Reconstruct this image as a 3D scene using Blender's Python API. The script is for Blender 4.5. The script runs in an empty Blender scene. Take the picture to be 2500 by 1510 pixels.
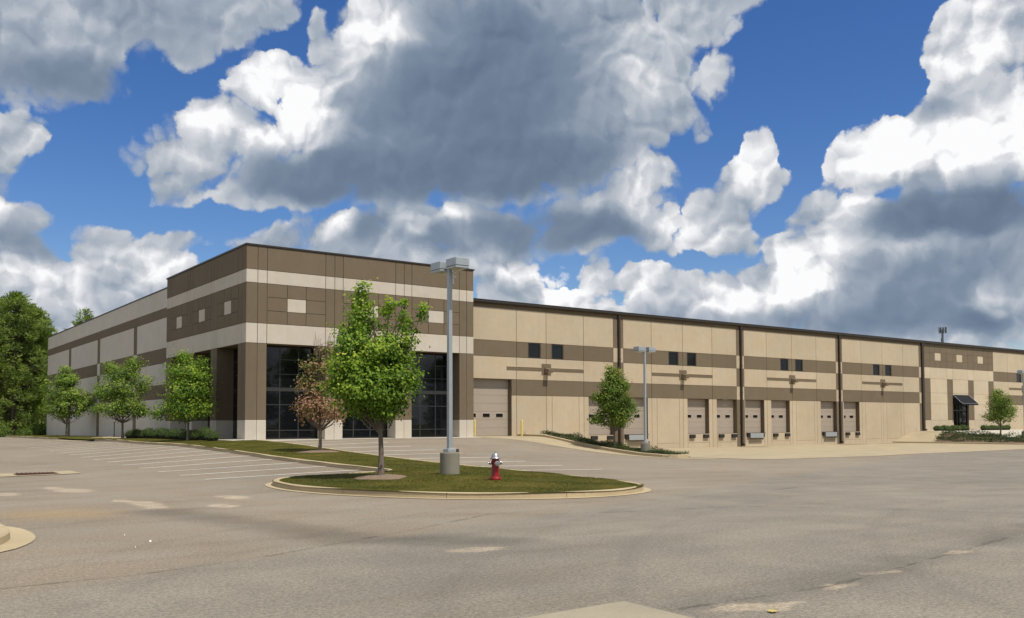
import bpy, bmesh, math, random
import numpy as np
from mathutils import Vector, Matrix
from mathutils.geometry import delaunay_2d_cdt

R = math.radians
scene = bpy.context.scene
COL = scene.collection
rng = np.random.default_rng(7)
random.seed(7)

# ------------------------------------------------------------------ camera
CAM = Vector((-19.2716, -52.6, 0.9326))
cam_data = bpy.data.cameras.new('camera')
cam = bpy.data.objects.new('camera', cam_data)
COL.objects.link(cam)
RIGHT = Vector((0.805234, -0.592947, -0.003357))
UP = Vector((-0.023828, -0.038015, 0.998993))
FWD = Vector((0.592478, 0.804343, 0.044739))
M3 = Matrix((RIGHT, UP, -FWD)).transposed()
cam.matrix_world = Matrix.Translation(CAM) @ M3.to_4x4()
cam_data.sensor_width = 36.0
cam_data.lens = 2236.4 / 2500.0 * 36.0
cam_data.shift_y = (934.26 - 755.0) / 2500.0
cam_data.clip_start = 0.2
cam_data.clip_end = 6000.0
scene.camera = cam

# ------------------------------------------------------------------ light, sky, exposure
SUN = Vector((0.20, -1.0, 1.85)).normalized()
sun_data = bpy.data.lights.new('sun', 'SUN')
sun_data.energy = 3.9
sun_data.angle = R(0.53)
sun_data.color = (1.0, 0.935, 0.83)
sun = bpy.data.objects.new('sun', sun_data)
COL.objects.link(sun)
sun.rotation_euler = SUN.to_track_quat('Z', 'Y').to_euler()

scene.view_settings.view_transform = 'Standard'
scene.view_settings.look = 'None'
scene.view_settings.exposure = 0.12
scene.view_settings.gamma = 1.0
scene.view_settings.use_curve_mapping = False
scene.render.engine = 'CYCLES'
scene.cycles.use_denoising = True
scene.cycles.denoising_input_passes = 'RGB_ALBEDO_NORMAL'
scene.cycles.denoising_prefilter = 'ACCURATE'
scene.cycles.use_adaptive_sampling = True
scene.cycles.adaptive_threshold = 0.012
scene.cycles.adaptive_min_samples = 10
scene.cycles.max_bounces = 5
scene.cycles.diffuse_bounces = 2
scene.cycles.glossy_bounces = 3
scene.cycles.transparent_max_bounces = 6
scene.cycles.caustics_reflective = False
scene.cycles.caustics_refractive = False

SKY_STRENGTH = 0.10
class NT:
    def __init__(s, nt): s.nt = nt; s.n = nt.nodes; s.l = nt.links
    def node(s, t, **kw):
        x = s.n.new(t)
        for k, v in kw.items(): setattr(x, k, v)
        return x
    def put(s, sock, v):
        if hasattr(v, 'is_linked') or isinstance(v, bpy.types.NodeSocket): s.l.new(v, sock)
        else: sock.default_value = v
    def math(s, op, a, b=None, c=None, clamp=False):
        x = s.node('ShaderNodeMath', operation=op, use_clamp=clamp); s.put(x.inputs[0], a)
        if b is not None: s.put(x.inputs[1], b)
        if c is not None: s.put(x.inputs[2], c)
        return x.outputs[0]
    def vmath(s, op, a, b=None, scale=None):
        x = s.node('ShaderNodeVectorMath', operation=op); s.put(x.inputs[0], a)
        if b is not None: s.put(x.inputs[1], b)
        if scale is not None: s.put(x.inputs['Scale'], scale)
        return x.outputs['Value'] if op in ('DOT_PRODUCT', 'LENGTH', 'DISTANCE') else x.outputs[0]
    def noise(s, vec, scale, detail=4, rough=.55, dist=0.0, out=0, dim='3D'):
        x = s.node('ShaderNodeTexNoise', noise_dimensions=dim); s.put(x.inputs['Vector'], vec)
        x.inputs['Scale'].default_value = scale; x.inputs['Detail'].default_value = detail
        x.inputs['Roughness'].default_value = rough; x.inputs['Distortion'].default_value = dist
        return x.outputs[out]
    def ramp(s, fac, stops, interp='LINEAR'):
        x = s.node('ShaderNodeValToRGB'); s.put(x.inputs[0], fac); cr = x.color_ramp; cr.interpolation = interp
        while len(cr.elements) < len(stops): cr.elements.new(0.5)
        for e, (p, c) in zip(cr.elements, stops):
            e.position = p; e.color = c if hasattr(c, '__len__') else (c, c, c, 1)
        return x.outputs[0]
    def maprange(s, v, a, b, c=0.0, d=1.0, smooth=False):
        x = s.node('ShaderNodeMapRange'); x.interpolation_type = 'SMOOTHSTEP' if smooth else 'LINEAR'; x.clamp = True
        s.put(x.inputs[0], v)
        for i, q in enumerate((a, b, c, d)): s.put(x.inputs[1+i], q)
        return x.outputs[0]
    def mix(s, fac, a, b, blend='MIX'):
        x = s.node('ShaderNodeMix', data_type='RGBA', blend_type=blend)
        s.put(x.inputs[0], fac); s.put(x.inputs[6], a); s.put(x.inputs[7], b)
        return x.outputs[2]
    def sep(s, v):
        x = s.node('ShaderNodeSeparateXYZ'); s.put(x.inputs[0], v); return x.outputs
    def comb(s, x_, y_, z_=0.0):
        x = s.node('ShaderNodeCombineXYZ'); s.put(x.inputs[0], x_); s.put(x.inputs[1], y_); s.put(x.inputs[2], z_); return x.outputs[0]
    def pos(s): return s.node('ShaderNodeNewGeometry').outputs['Position']
    def bump(s, h, strength=.3, dist=.02):
        x = s.node('ShaderNodeBump'); x.inputs['Strength'].default_value = strength; x.inputs['Distance'].default_value = dist
        s.put(x.inputs['Height'], h); return x.outputs[0]
SKY_MASK = [(0.139, 0.38, 0.107, 0.076), (0.241, 0.412, 0.118, 0.055), (0.335, 0.424, 0.057, 0.032), (0.173, 0.329, 0.059, 0.027), (0.297, 0.397, 0.062, 0.028), (0.134, 0.276, 0.022, 0.016), (0.121, 0.255, 0.017, 0.014), (0.121, 0.213, 0.017, 0.02), (0.146, 0.197, 0.025, 0.014), (0.123, 0.151, 0.052, 0.043), (0.169, 0.135, 0.062, 0.046), (0.229, 0.159, 0.066, 0.029), (0.272, 0.162, 0.036, 0.022), (0.194, 0.183, 0.015, 0.01), (0.145, 0.101, 0.078, 0.036), (0.284, 0.179, 0.022, 0.011), (0.206, 0.137, 0.113, 0.045), (0.264, 0.144, 0.052, 0.033), (0.486, 0.415, 0.034, 0.031), (0.466, 0.383, 0.038, 0.03), (0.391, 0.342, 0.052, 0.031), (0.431, 0.33, 0.057, 0.049), (0.313, 0.307, 0.026, 0.014), (0.347, 0.294, 0.055, 0.025), (0.287, 0.27, 0.043, 0.021), (0.283, 0.245, 0.025, 0.014), (0.37, 0.26, 0.081, 0.026), (0.498, 0.304, 0.126, 0.063), (0.584, 0.369, 0.146, 0.106), (0.681, 0.417, 0.165, 0.075), (0.787, 0.42, 0.095, 0.043), (0.85, 0.431, 0.053, 0.015), (0.759, 0.346, 0.077, 0.053), (0.681, 0.302, 0.105, 0.047), (0.511, 0.258, 0.148, 0.024), (0.616, 0.26, 0.101, 0.03), (0.859, 0.352, 0.015, 0.032), (0.822, 0.367, 0.027, 0.04), (0.843, 0.316, 0.008, 0.012), (0.426, 0.398, 0.011, 0.019), (0.471, 0.203, 0.067, 0.029), (0.41, 0.19, 0.039, 0.019), (0.539, 0.202, 0.081, 0.035), (0.612, 0.207, 0.087, 0.042), (0.694, 0.217, 0.068, 0.035), (0.634, 0.171, 0.059, 0.022), (0.722, 0.275, 0.023, 0.011), (0.53, 0.18, 0.148, 0.027), (0.423, 0.181, 0.048, 0.017), (0.643, 0.149, 0.055, 0.027), (0.744, 0.24, 0.036, 0.02), (0.785, 0.256, 0.026, 0.021), (0.798, 0.226, 0.049, 0.025), (0.847, 0.219, 0.042, 0.03), (0.862, 0.242, 0.017, 0.019), (0.88, 0.251, 0.022, 0.02), (0.875, 0.23, 0.022, 0.021), (0.896, 0.271, 0.019, 0.028), (0.912, 0.258, 0.022, 0.013), (0.802, 0.197, 0.028, 0.015), (0.868, 0.196, 0.031, 0.014), (0.838, 0.202, 0.031, 0.013), (0.675, 0.147, 0.032, 0.019), (0.721, 0.153, 0.017, 0.022), (0.725, 0.135, 0.043, 0.022), (0.777, 0.156, 0.021, 0.02), (0.784, 0.134, 0.038, 0.027), (0.734, 0.117, 0.103, 0.022), (0.801, 0.111, 0.11, 0.02), (0.85, 0.136, 0.025, 0.017), (0.889, 0.133, 0.041, 0.025), (0.927, 0.133, 0.046, 0.03), (0.956, 0.149, 0.049, 0.038), (0.932, 0.178, 0.015, 0.017), (0.973, 0.182, 0.028, 0.029), (0.986, 0.214, 0.036, 0.029), (1.011, 0.257, 0.028, 0.028), (1.019, 0.28, 0.024, 0.02), (1.069, 0.255, 0.076, 0.039), (1.132, 0.27, 0.053, 0.049), (1.105, 0.353, 0.039, 0.043), (1.141, 0.365, 0.032, 0.046), (1.077, 0.297, 0.028, 0.02), (1.089, 0.307, 0.022, 0.023), (1.111, 0.318, 0.044, 0.034), (1.075, 0.186, 0.105, 0.048), (1.051, 0.143, 0.103, 0.045), (1.132, 0.149, 0.056, 0.067), (1.031, 0.111, 0.128, 0.026), (0.972, 0.101, 0.133, 0.017), (1.11, 0.095, 0.072, 0.024), (1.07, 0.113, 0.142, 0.045), (1.131, 0.11, 0.053, 0.048)]
SKY_LITE = [(0.486, 0.413, 0.038, 0.033, 0.55), (0.387, 0.345, 0.052, 0.032, 0.62), (0.418, 0.313, 0.039, 0.025, 0.5), (0.313, 0.308, 0.031, 0.016, 0.5), (0.353, 0.298, 0.038, 0.016, 0.35), (0.311, 0.272, 0.054, 0.025, 0.16), (0.457, 0.376, 0.027, 0.036, 0.22), (0.777, 0.357, 0.023, 0.024, 0.22), (0.773, 0.389, 0.027, 0.024, 0.1), (0.814, 0.418, 0.072, 0.031, 0.1), (0.862, 0.352, 0.018, 0.036, 0.12), (0.667, 0.311, 0.041, 0.017, 0.1), (0.53, 0.206, 0.018, 0.018, 0.3), (0.453, 0.217, 0.013, 0.017, 0.35), (0.571, 0.224, 0.023, 0.013, 0.3), (0.639, 0.171, 0.068, 0.018, 0.28), (0.776, 0.257, 0.036, 0.03, 0.35), (0.895, 0.269, 0.034, 0.033, 0.36), (0.798, 0.226, 0.049, 0.03, 0.22), (0.846, 0.206, 0.057, 0.026, 0.25), (0.684, 0.149, 0.041, 0.027, 0.33), (0.73, 0.135, 0.054, 0.031, 0.3), (0.779, 0.151, 0.031, 0.027, 0.32), (0.85, 0.132, 0.035, 0.022, 0.33), (0.901, 0.132, 0.047, 0.026, 0.34), (0.956, 0.14, 0.045, 0.038, 0.46), (0.932, 0.176, 0.025, 0.026, 0.45), (0.973, 0.194, 0.037, 0.025, 0.36), (1.019, 0.28, 0.043, 0.032, 0.5), (1.065, 0.263, 0.087, 0.029, 0.55), (1.136, 0.277, 0.053, 0.041, 0.5), (1.112, 0.355, 0.055, 0.055, 0.42), (0.99, 0.231, 0.028, 0.033, 0.34), (1.125, 0.126, 0.025, 0.024, 0.34), (1.033, 0.174, 0.078, 0.012, 0.16), (0.931, 0.137, 0.067, 0.026, 0.2), (0.121, 0.21, 0.021, 0.023, 0.35), (0.244, 0.16, 0.051, 0.029, 0.22), (0.177, 0.123, 0.062, 0.036, 0.26), (0.284, 0.162, 0.04, 0.025, 0.3), (0.134, 0.272, 0.028, 0.023, 0.12), (0.13, 0.148, 0.028, 0.024, 0.22), (0.139, 0.38, 0.05, 0.036, 0.08), (0.222, 0.379, 0.054, 0.033, 0.05)]
SKY_DARK = [(0.598, 0.385, 0.119, 0.08, 0.36), (0.566, 0.319, 0.136, 0.063, 0.34), (0.521, 0.265, 0.17, 0.032, 0.46), (0.396, 0.262, 0.104, 0.023, 0.3), (0.658, 0.357, 0.101, 0.062, 0.22), (0.676, 0.281, 0.119, 0.03, 0.34), (0.68, 0.213, 0.096, 0.027, 0.62), (0.476, 0.214, 0.031, 0.017, 0.3), (0.552, 0.193, 0.054, 0.022, 0.2), (1.064, 0.203, 0.113, 0.024, 0.46), (1.109, 0.207, 0.073, 0.024, 0.3), (1.051, 0.139, 0.099, 0.033, 0.26), (1.133, 0.165, 0.067, 0.043, 0.18), (1.004, 0.104, 0.13, 0.025, 0.32), (1.106, 0.099, 0.033, 0.02, 0.36), (1.093, 0.302, 0.041, 0.015, 0.3), (0.923, 0.155, 0.025, 0.021, 0.15), (0.184, 0.329, 0.093, 0.03, 0.22), (0.277, 0.383, 0.113, 0.034, 0.14), (0.14, 0.341, 0.071, 0.044, 0.08), (0.176, 0.172, 0.044, 0.02, 0.2), (0.214, 0.133, 0.03, 0.021, 0.18), (0.136, 0.184, 0.028, 0.016, 0.15), (0.757, 0.205, 0.027, 0.018, 0.2), (0.449, 0.264, 0.053, 0.025, 0.2)]
BIAS, RELIEF = .024, 24.0
def make_world():
    """blue Nishita sky with fair weather cumulus: clouds are given by bearing and elevation, edges and billows by fractal noise"""
    world = bpy.data.worlds.new('World'); scene.world = world; world.use_nodes = True
    nt = world.node_tree; t = NT(nt)
    sk = t.node('ShaderNodeTexSky'); sk.sky_type = 'NISHITA'; sk.sun_disc = False
    sk.sun_elevation = math.asin(SUN.z); sk.sun_rotation = math.atan2(SUN.x, SUN.y)
    sk.dust_density = .35; sk.ozone_density = 3.0; sk.air_density = 1.0
    hs = t.node('ShaderNodeHueSaturation'); hs.inputs['Saturation'].default_value = 1.30; hs.inputs['Value'].default_value = 1.0; hs.inputs['Hue'].default_value = .513
    t.l.new(sk.outputs[0], hs.inputs['Color'])
    blue = t.vmath('SCALE', hs.outputs[0], scale=SKY_STRENGTH)
    tc = t.node('ShaderNodeTexCoord').outputs['Generated']
    d = t.vmath('NORMALIZE', tc); x, y, z = t.sep(d)[:3]
    az = t.math('ARCTAN2', x, y); el = t.math('ARCSINE', z)
    p = t.comb(az, el)
    # fluffy warp
    w1 = t.noise(p, 9.0, 2, .5, out=1, dim='2D'); w2 = t.noise(p, 34.0, 4, .62, out=1, dim='2D')
    pw = t.vmath('ADD', p, t.vmath('SCALE', t.vmath('SUBTRACT', w1, (.5, .5, .5)), scale=.048))
    pw = t.vmath('ADD', pw, t.vmath('SCALE', t.vmath('SUBTRACT', w2, (.5, .5, .5)), scale=.012))
    sx, sy, _ = t.sep(pw)[:3]
    ax = t.comb(sx, sx, sx); ay = t.comb(sy, sy, sy)
    def madd(a, b, c):
        n = t.node('ShaderNodeVectorMath', operation='MULTIPLY_ADD')
        for i, v in enumerate((a, b, c)): t.put(n.inputs[i], v)
        return n.outputs[0]
    def three(lst):                       # squared elliptic distance to three clouds at once
        vx = madd(ax, [1/b[2] for b in lst], [-b[0]/b[2] for b in lst])
        vy = madd(ay, [1/b[3] for b in lst], [-b[1]/b[3] for b in lst])
        return madd(vy, vy, t.vmath('MULTIPLY', vx, vx))
    def groups(lst, pad):
        lst = list(lst)
        while len(lst) % 3: lst.append(pad)
        return [lst[i:i+3] for i in range(0, len(lst), 3)]
    F3 = None
    for g in groups(SKY_MASK, (0, -3, .05, .05)):
        q = three(g); rr = [min(b[2], b[3])*.75 for b in g]
        s = madd(q, [-r for r in rr], rr)
        F3 = s if F3 is None else t.vmath('MAXIMUM', F3, s)
    f = t.sep(F3); F = t.math('SMOOTH_MAX', t.math('SMOOTH_MAX', f[0], f[1], .02), f[2], .02)
    # the same kind of cloud, made brighter, over the unseen rest of the sky
    gen = t.math('MULTIPLY', t.math('SUBTRACT', t.noise(d, 2.6, 5, .55), .44), .34)
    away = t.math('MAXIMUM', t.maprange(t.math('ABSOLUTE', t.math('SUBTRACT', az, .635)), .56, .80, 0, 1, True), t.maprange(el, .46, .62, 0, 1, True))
    F = t.math('MAXIMUM', F, t.math('ADD', gen, t.math('MULTIPLY_ADD', away, .30, -.30)))
    # billows: rounded heads on three scales, creased where they meet
    pv = t.vmath('ADD', pw, t.vmath('SCALE', t.vmath('SUBTRACT', w2, (.5, .5, .5)), scale=.008))
    def billow(vec):
        h = None
        for sc, am, of in ((12.0, .036, 0.0), (29.0, .022, .37), (66.0, .0105, .71)):
            vo = t.node('ShaderNodeTexVoronoi'); vo.feature = 'F1'; vo.voronoi_dimensions = '2D'
            vo.inputs['Scale'].default_value = sc; vo.inputs['Detail'].default_value = 0
            t.put(vo.inputs['Vector'], t.vmath('ADD', vec, (of, of*.6, 0))); dd = vo.outputs['Distance']
            q = t.math('MULTIPLY', dd, dd); h = t.math('MULTIPLY', q, -am) if h is None else t.math('MULTIPLY_ADD', q, -am, h)
        return h
    bil = billow(pv)
    bn = t.noise(p, 60, 4, .6, dim='2D')
    F2 = t.math('ADD', F, t.math('ADD', bil, BIAS))
    F2 = t.math('ADD', F2, t.math('MULTIPLY', t.math('SUBTRACT', bn, .5), .010))
    # brightness of the lit heads and shaded bases
    L = t.math('MULTIPLY_ADD', away, .13, .50)  # clouds out of view brightened to lift the ambient light
    for lst, sg in ((SKY_LITE, 1), (SKY_DARK, -1)):
        for g in groups(lst, (0, -3, .05, .05, 0)):
            gg = [(b[0], b[1], b[2]/.74, b[3]/.74) for b in g]
            q = madd(three(gg), (-1, -1, -1), (1, 1, 1)); q = t.vmath('MAXIMUM', q, (0, 0, 0)); q = t.vmath('MULTIPLY', q, q)
            L = t.math('ADD', t.vmath('DOT_PRODUCT', q, [sg*b[4] for b in g]), L)
    # relief: slope of the heads towards the light
    rel = t.math('SUBTRACT', bil, billow(t.vmath('ADD', pv, (-.006, .010, 0))))
    n1 = t.noise(t.vmath('MULTIPLY', pw, (.8, 1.3, 1)), 9, 5, .52, dim='2D')
    L = t.math('SMOOTH_MAX', L, .10, .15)
    gate = t.maprange(L, .25, .80, .22, 1.0)
    Lt = t.math('ADD', L, t.math('MULTIPLY', t.math('MULTIPLY', rel, RELIEF), gate))
    Lt = t.math('ADD', Lt, t.math('MULTIPLY', t.math('SUBTRACT', n1, .5), .32))
    Lt = t.math('ADD', Lt, t.maprange(F2, 0, .03, .10, 0))       # thin rims scatter more light
    cl = t.ramp(Lt, [(0.0, (.118, .165, .245, 1)), (.25, (.185, .24, .325, 1)), (.50, (.335, .385, .455, 1)), (.74, (.57, .59, .63, 1)), (1.0, (.90, .90, .91, 1))])
    soft = t.math('MULTIPLY_ADD', t.maprange(Lt, .40, .75), -.015, .021)
    al = t.maprange(F2, 0.0, soft, 0, 1, True)
    low = t.maprange(el, -.01, .10, .80, 1)
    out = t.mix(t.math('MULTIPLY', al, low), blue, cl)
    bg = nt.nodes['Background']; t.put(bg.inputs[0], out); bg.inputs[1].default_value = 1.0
    world.cycles.sampling_method = 'NONE'
make_world()


# ------------------------------------------------------------------ terrain
TP = [(-4,-28,-.80),(-4,-24,-.76),(-4,-18.5,-.68),(-4,-10.5,-.48),(-4,-.5,-.27),(-4,13.8,-.22),(-4,34,-.32),(-4,45,-.34),(-4,66,-.4),
(-9.5,-22.5,-.87),(-9.5,-17,-.84),(-9.5,-11.7,-.78),(-9.5,-6.5,-.71),(-9.5,-3.8,-.68),(-9.5,12,-.55),(-9.5,35,-.55),
(5.3,-7.7,-.12),(5.3,-10.1,-.28),(5.3,-12.6,-.42),(5.3,-15.5,-.54),(5.3,-17.8,-.66),(5.3,-20.2,-.76),(5.3,-22.6,-.85),(5.3,-25.2,-.92),
(0,-1,-.1),(5,-1,-.03),(11,-1,-.02),(16.5,-1,-.02),(20.6,0,0.0),(20.6,-2,-.02),(20.6,-5.8,-.54),(20.6,-8.8,-.88),(20.6,-11.5,-1.08),(20.6,-14,-1.14),
(12,-10,-.4),(13,-16,-.8),(14,-24,-1.0),(5,8,-.12),(14,8,-.12),(6,25,-.2),(6,50,-.3),
(-7,-35,-.92),(-2,-36,-.95),(5,-33,-1.0),(-10,-28,-.9),(-14,-20,-.93),(-14,-12,-.88),(-14,0,-.8),(-16,14,-.72),
(-19.3,-52.6,-.74),(-13,-46,-.78),(-5,-48,-.85),(-25,-40,-.78),(-20,-34,-.84),(-30,-25,-.85),(-30,0,-.85),(-25,30,-.65),(-25,60,-.6),(-45,0,-.9),(-45,40,-.8),(-45,75,-.7),(-15,80,-.5),
(-45,-60,-.7),(-20,-75,-.7),(10,-70,-.85),(10,-45,-1.0),(30,-40,-1.1),(30,-20,-1.17),(45,-16,-1.22),(70,-16,-1.22),(100,-16,-1.22),(130,-16,-1.22),(60,-40,-1.15),(100,-45,-1.15),(130,-60,-1.1),(60,-75,-1.05),(110,-80,-1.05)]
_T = np.array(TP, float); _C = np.array([20., -10.]); _S = 60.
def _phi(r): return np.where(r > 1e-9, r*r*np.log(np.maximum(r, 1e-9)), 0)
_Q = (_T[:, :2]-_C)/_S
_n = len(_Q)
_P = np.c_[np.ones(_n), _Q]
_A = np.block([[_phi(np.linalg.norm(_Q[:, None]-_Q[None], axis=2))+np.eye(_n)*2e-4, _P], [_P.T, np.zeros((3, 3))]])
_W = np.linalg.solve(_A, np.r_[_T[:, 2], 0, 0, 0])
def sst(a, b, x):
    t = np.clip((x-a)/(b-a), 0, 1); return t*t*(3-2*t)
def terr(x, y):
    x = np.atleast_1d(np.asarray(x, float)); y = np.atleast_1d(np.asarray(y, float))
    out = []
    for i in range(0, len(x), 20000):
        xx, yy = x[i:i+20000], y[i:i+20000]
        q = (np.c_[xx, yy]-_C)/_S
        z = _phi(np.linalg.norm(q[:, None]-_Q[None], axis=2)) @ _W[:_n] + np.c_[np.ones(len(q)), q] @ _W[_n:]
        w = sst(21.0, 22.2, xx)*sst(-15.5, -13.5, yy)
        z = z*(1-w)+(-1.21)*w
        f = sst(70, 160, np.hypot(xx-20, yy+10))
        out.append(z*(1-f)+(-1.0)*f)
    return np.concatenate(out)
def tz(x, y): return float(terr(x, y)[0])

# ------------------------------------------------------------------ helpers
def tag(o, label=None, cat=None, group=None, kind=None):
    if label: o['label'] = label
    if cat: o['category'] = cat
    if group: o['group'] = group
    if kind: o['kind'] = kind
    return o
def empty(name, loc=(0, 0, 0), rz=0.0, parent=None):
    o = bpy.data.objects.new(name, None); COL.objects.link(o)
    o.location = loc; o.rotation_euler = (0, 0, rz)
    if parent: o.parent = parent
    o.empty_display_size = 0.2
    return o
def obj(name, me, parent=None, loc=(0, 0, 0), rz=0.0):
    o = bpy.data.objects.new(name, me); COL.objects.link(o)
    o.location = loc; o.rotation_euler = (0, 0, rz)
    if parent: o.parent = parent
    return o
def copy_tree(o, parent=None):
    c = o.copy(); COL.objects.link(c); c.parent = parent
    for ch in list(o.children): copy_tree(ch, c)
    return c

class MB:
    """collects shapes; build() links them as one mesh object"""
    def __init__(s): s.v = []; s.f = []; s.sm = []
    def add(s, vs, fs, smooth=False):
        k = len(s.v); s.v += [tuple(p) for p in vs]
        for f in fs: s.f.append(tuple(i+k for i in f)); s.sm.append(smooth)
        return s
    def box(s, x0, x1, y0, y1, z0, z1, c=0.0):
        """box; c = chamfer on all 12 edges"""
        if c <= 0:
            v = [(x, y, z) for z in (z0, z1) for y in (y0, y1) for x in (x0, x1)]
            return s.add(v, [(0,2,3,1),(4,5,7,6),(0,1,5,4),(2,6,7,3),(0,4,6,2),(1,3,7,5)])
        bm = bmesh.new(); bmesh.ops.create_cube(bm, size=1)
        for p in bm.verts:
            p.co = Vector(((x0+x1)/2+p.co.x*(x1-x0), (y0+y1)/2+p.co.y*(y1-y0), (z0+z1)/2+p.co.z*(z1-z0)))
        bmesh.ops.bevel(bm, geom=bm.edges[:], offset=c, segments=1, affect='EDGES')
        bm.verts.index_update()
        s.add([p.co[:] for p in bm.verts], [[q.index for q in f.verts] for f in bm.faces]); bm.free(); return s
    def lathe(s, prof, n=16, cx=0, cy=0, z0=0, smooth=True, cap=True):
        vs = []; fs = []
        for r, z in prof:
            for k in range(n):
                a = 2*math.pi*k/n; vs.append((cx+r*math.cos(a), cy+r*math.sin(a), z0+z))
        for i in range(len(prof)-1):
            for k in range(n):
                k2 = (k+1) % n; fs.append((i*n+k, i*n+k2, (i+1)*n+k2, (i+1)*n+k))
        s.add(vs, fs, smooth)
        if cap: s.add(vs[:n][::-1], [tuple(range(n))]); s.add(vs[-n:], [tuple(range(n))])
        return s
    def tube(s, pts, rad, n=6, cap=True, smooth=True):
        vs = []; fs = []; pts = [Vector(p) for p in pts]
        if not hasattr(rad, '__len__'): rad = [rad]*len(pts)
        ref = Vector((0.31, 0.95, 0.1))
        for i, p in enumerate(pts):
            t = (pts[min(i+1, len(pts)-1)]-pts[max(i-1, 0)])
            if t.length < 1e-9: t = Vector((0, 0, 1))
            t.normalize(); a = t.cross(ref)
            if a.length < 0.05: a = t.cross(Vector((1, 0, 0)))
            a.normalize(); b = t.cross(a)
            for k in range(n):
                an = 2*math.pi*k/n; vs.append(p+(a*math.cos(an)+b*math.sin(an))*rad[i])
        for i in range(len(pts)-1):
            for k in range(n):
                k2 = (k+1) % n; fs.append((i*n+k, i*n+k2, (i+1)*n+k2, (i+1)*n+k))
        s.add(vs, fs, smooth)
        if cap: s.add(vs[:n], [tuple(range(n))]); s.add(vs[-n:], [tuple(range(n))])
        return s
    def mesh(s, name, mat):
        me = bpy.data.meshes.new(name); me.from_pydata(s.v, [], s.f)
        if any(s.sm): me.polygons.foreach_set('use_smooth', s.sm)
        if mat: me.materials.append(mat)
        me.update(); return me
    def build(s, name, mat, parent=None, loc=(0, 0, 0), rz=0.0):
        return obj(name, s.mesh(name, mat), parent, loc, rz)

_boxcache = {}
def box_part(name, parent, x0, x1, y0, y1, z0, z1, mat, c=0.0):
    """a box object whose mesh is shared between boxes of the same size"""
    dx, dy, dz = x1-x0, y1-y0, z1-z0
    key = (round(dx, 3), round(dy, 3), round(dz, 3), mat.name, c)
    me = _boxcache.get(key)
    if me is None:
        me = MB().box(0, dx, 0, dy, 0, dz, c).mesh(name, mat); _boxcache[key] = me
    return obj(name, me, parent, (x0, y0, z0))

def np_mesh(name, V, nper, mat, smooth=False, attrs=None):
    """mesh of loose faces with nper vertices each; attrs: name -> per-face float array"""
    V = np.asarray(V, np.float32).reshape(-1, 3); n = len(V)//nper
    me = bpy.data.meshes.new(name)
    me.vertices.add(len(V)); me.vertices.foreach_set('co', V.ravel())
    me.loops.add(len(V)); me.loops.foreach_set('vertex_index', np.arange(len(V), dtype=np.int32))
    me.polygons.add(n)
    me.polygons.foreach_set('loop_start', np.arange(0, len(V), nper, dtype=np.int32))
    me.polygons.foreach_set('loop_total', np.full(n, nper, dtype=np.int32))
    for k, a in (attrs or {}).items():
        at = me.attributes.new(k, 'FLOAT', 'FACE'); at.data.foreach_set('value', np.asarray(a, np.float32))
    me.materials.append(mat); me.update(calc_edges=True); me.validate()
    return me

def in_poly(px, py, poly):
    px = np.asarray(px); py = np.asarray(py); r = np.zeros(px.shape, bool); n = len(poly)
    for i in range(n):
        x1, y1 = poly[i]; x2, y2 = poly[(i+1) % n]
        c = ((y1 > py) != (y2 > py))
        with np.errstate(divide='ignore', invalid='ignore'):
            r ^= c & (px < (x2-x1)*(py-y1)/(y2-y1+1e-12)+x1)
    return r
def resample(path, step, closed=False):
    P = [Vector(p) for p in path]
    if closed: P.append(P[0])
    out = []
    for a, b in zip(P[:-1], P[1:]):
        n = max(1, int(round((b-a).length/step)))
        for k in range(n): out.append(a.lerp(b, k/n))
    if not closed: out.append(P[-1])
    return out
def smooth_path(path, it=2, closed=False):
    P = [Vector(p) for p in path]
    for _ in range(it):
        Q = []; n = len(P)
        for i in range(n if closed else n-1):
            a, b = P[i], P[(i+1) % n]; Q += [a.lerp(b, .25), a.lerp(b, .75)]
        if not closed: Q = [P[0]]+Q+[P[-1]]
        P = Q
    return P
def sheet(name, outline, step, zfun, mat, parent=None):
    """triangulated sheet inside an outline, following zfun"""
    ol = resample(outline, step, True)
    xs = [p[0] for p in ol]; ys = [p[1] for p in ol]
    gx, gy = np.meshgrid(np.arange(min(xs)+step*.5, max(xs), step), np.arange(min(ys)+step*.5, max(ys), step))
    gx = gx.ravel(); gy = gy.ravel(); m = in_poly(gx, gy, [(p[0], p[1]) for p in ol])
    pts = [Vector((p[0], p[1])) for p in ol]+[Vector((a, b)) for a, b in zip(gx[m], gy[m])]
    n = len(ol)
    v, e, f, *_ = delaunay_2d_cdt(pts, [(i, (i+1) % n) for i in range(n)], [list(range(n))], 1, 1e-5)
    X = np.array([p.x for p in v]); Y = np.array([p.y for p in v]); Z = zfun(X, Y)
    me = bpy.data.meshes.new(name)
    f = [q if (v[q[1]]-v[q[0]]).cross(v[q[2]]-v[q[0]]) > 0 else q[::-1] for q in f]
    me.from_pydata(list(zip(X.tolist(), Y.tolist(), Z.tolist())), [], f); me.materials.append(mat)
    me.polygons.foreach_set('use_smooth', [True]*len(me.polygons)); me.update()
    return obj(name, me, parent)

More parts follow.
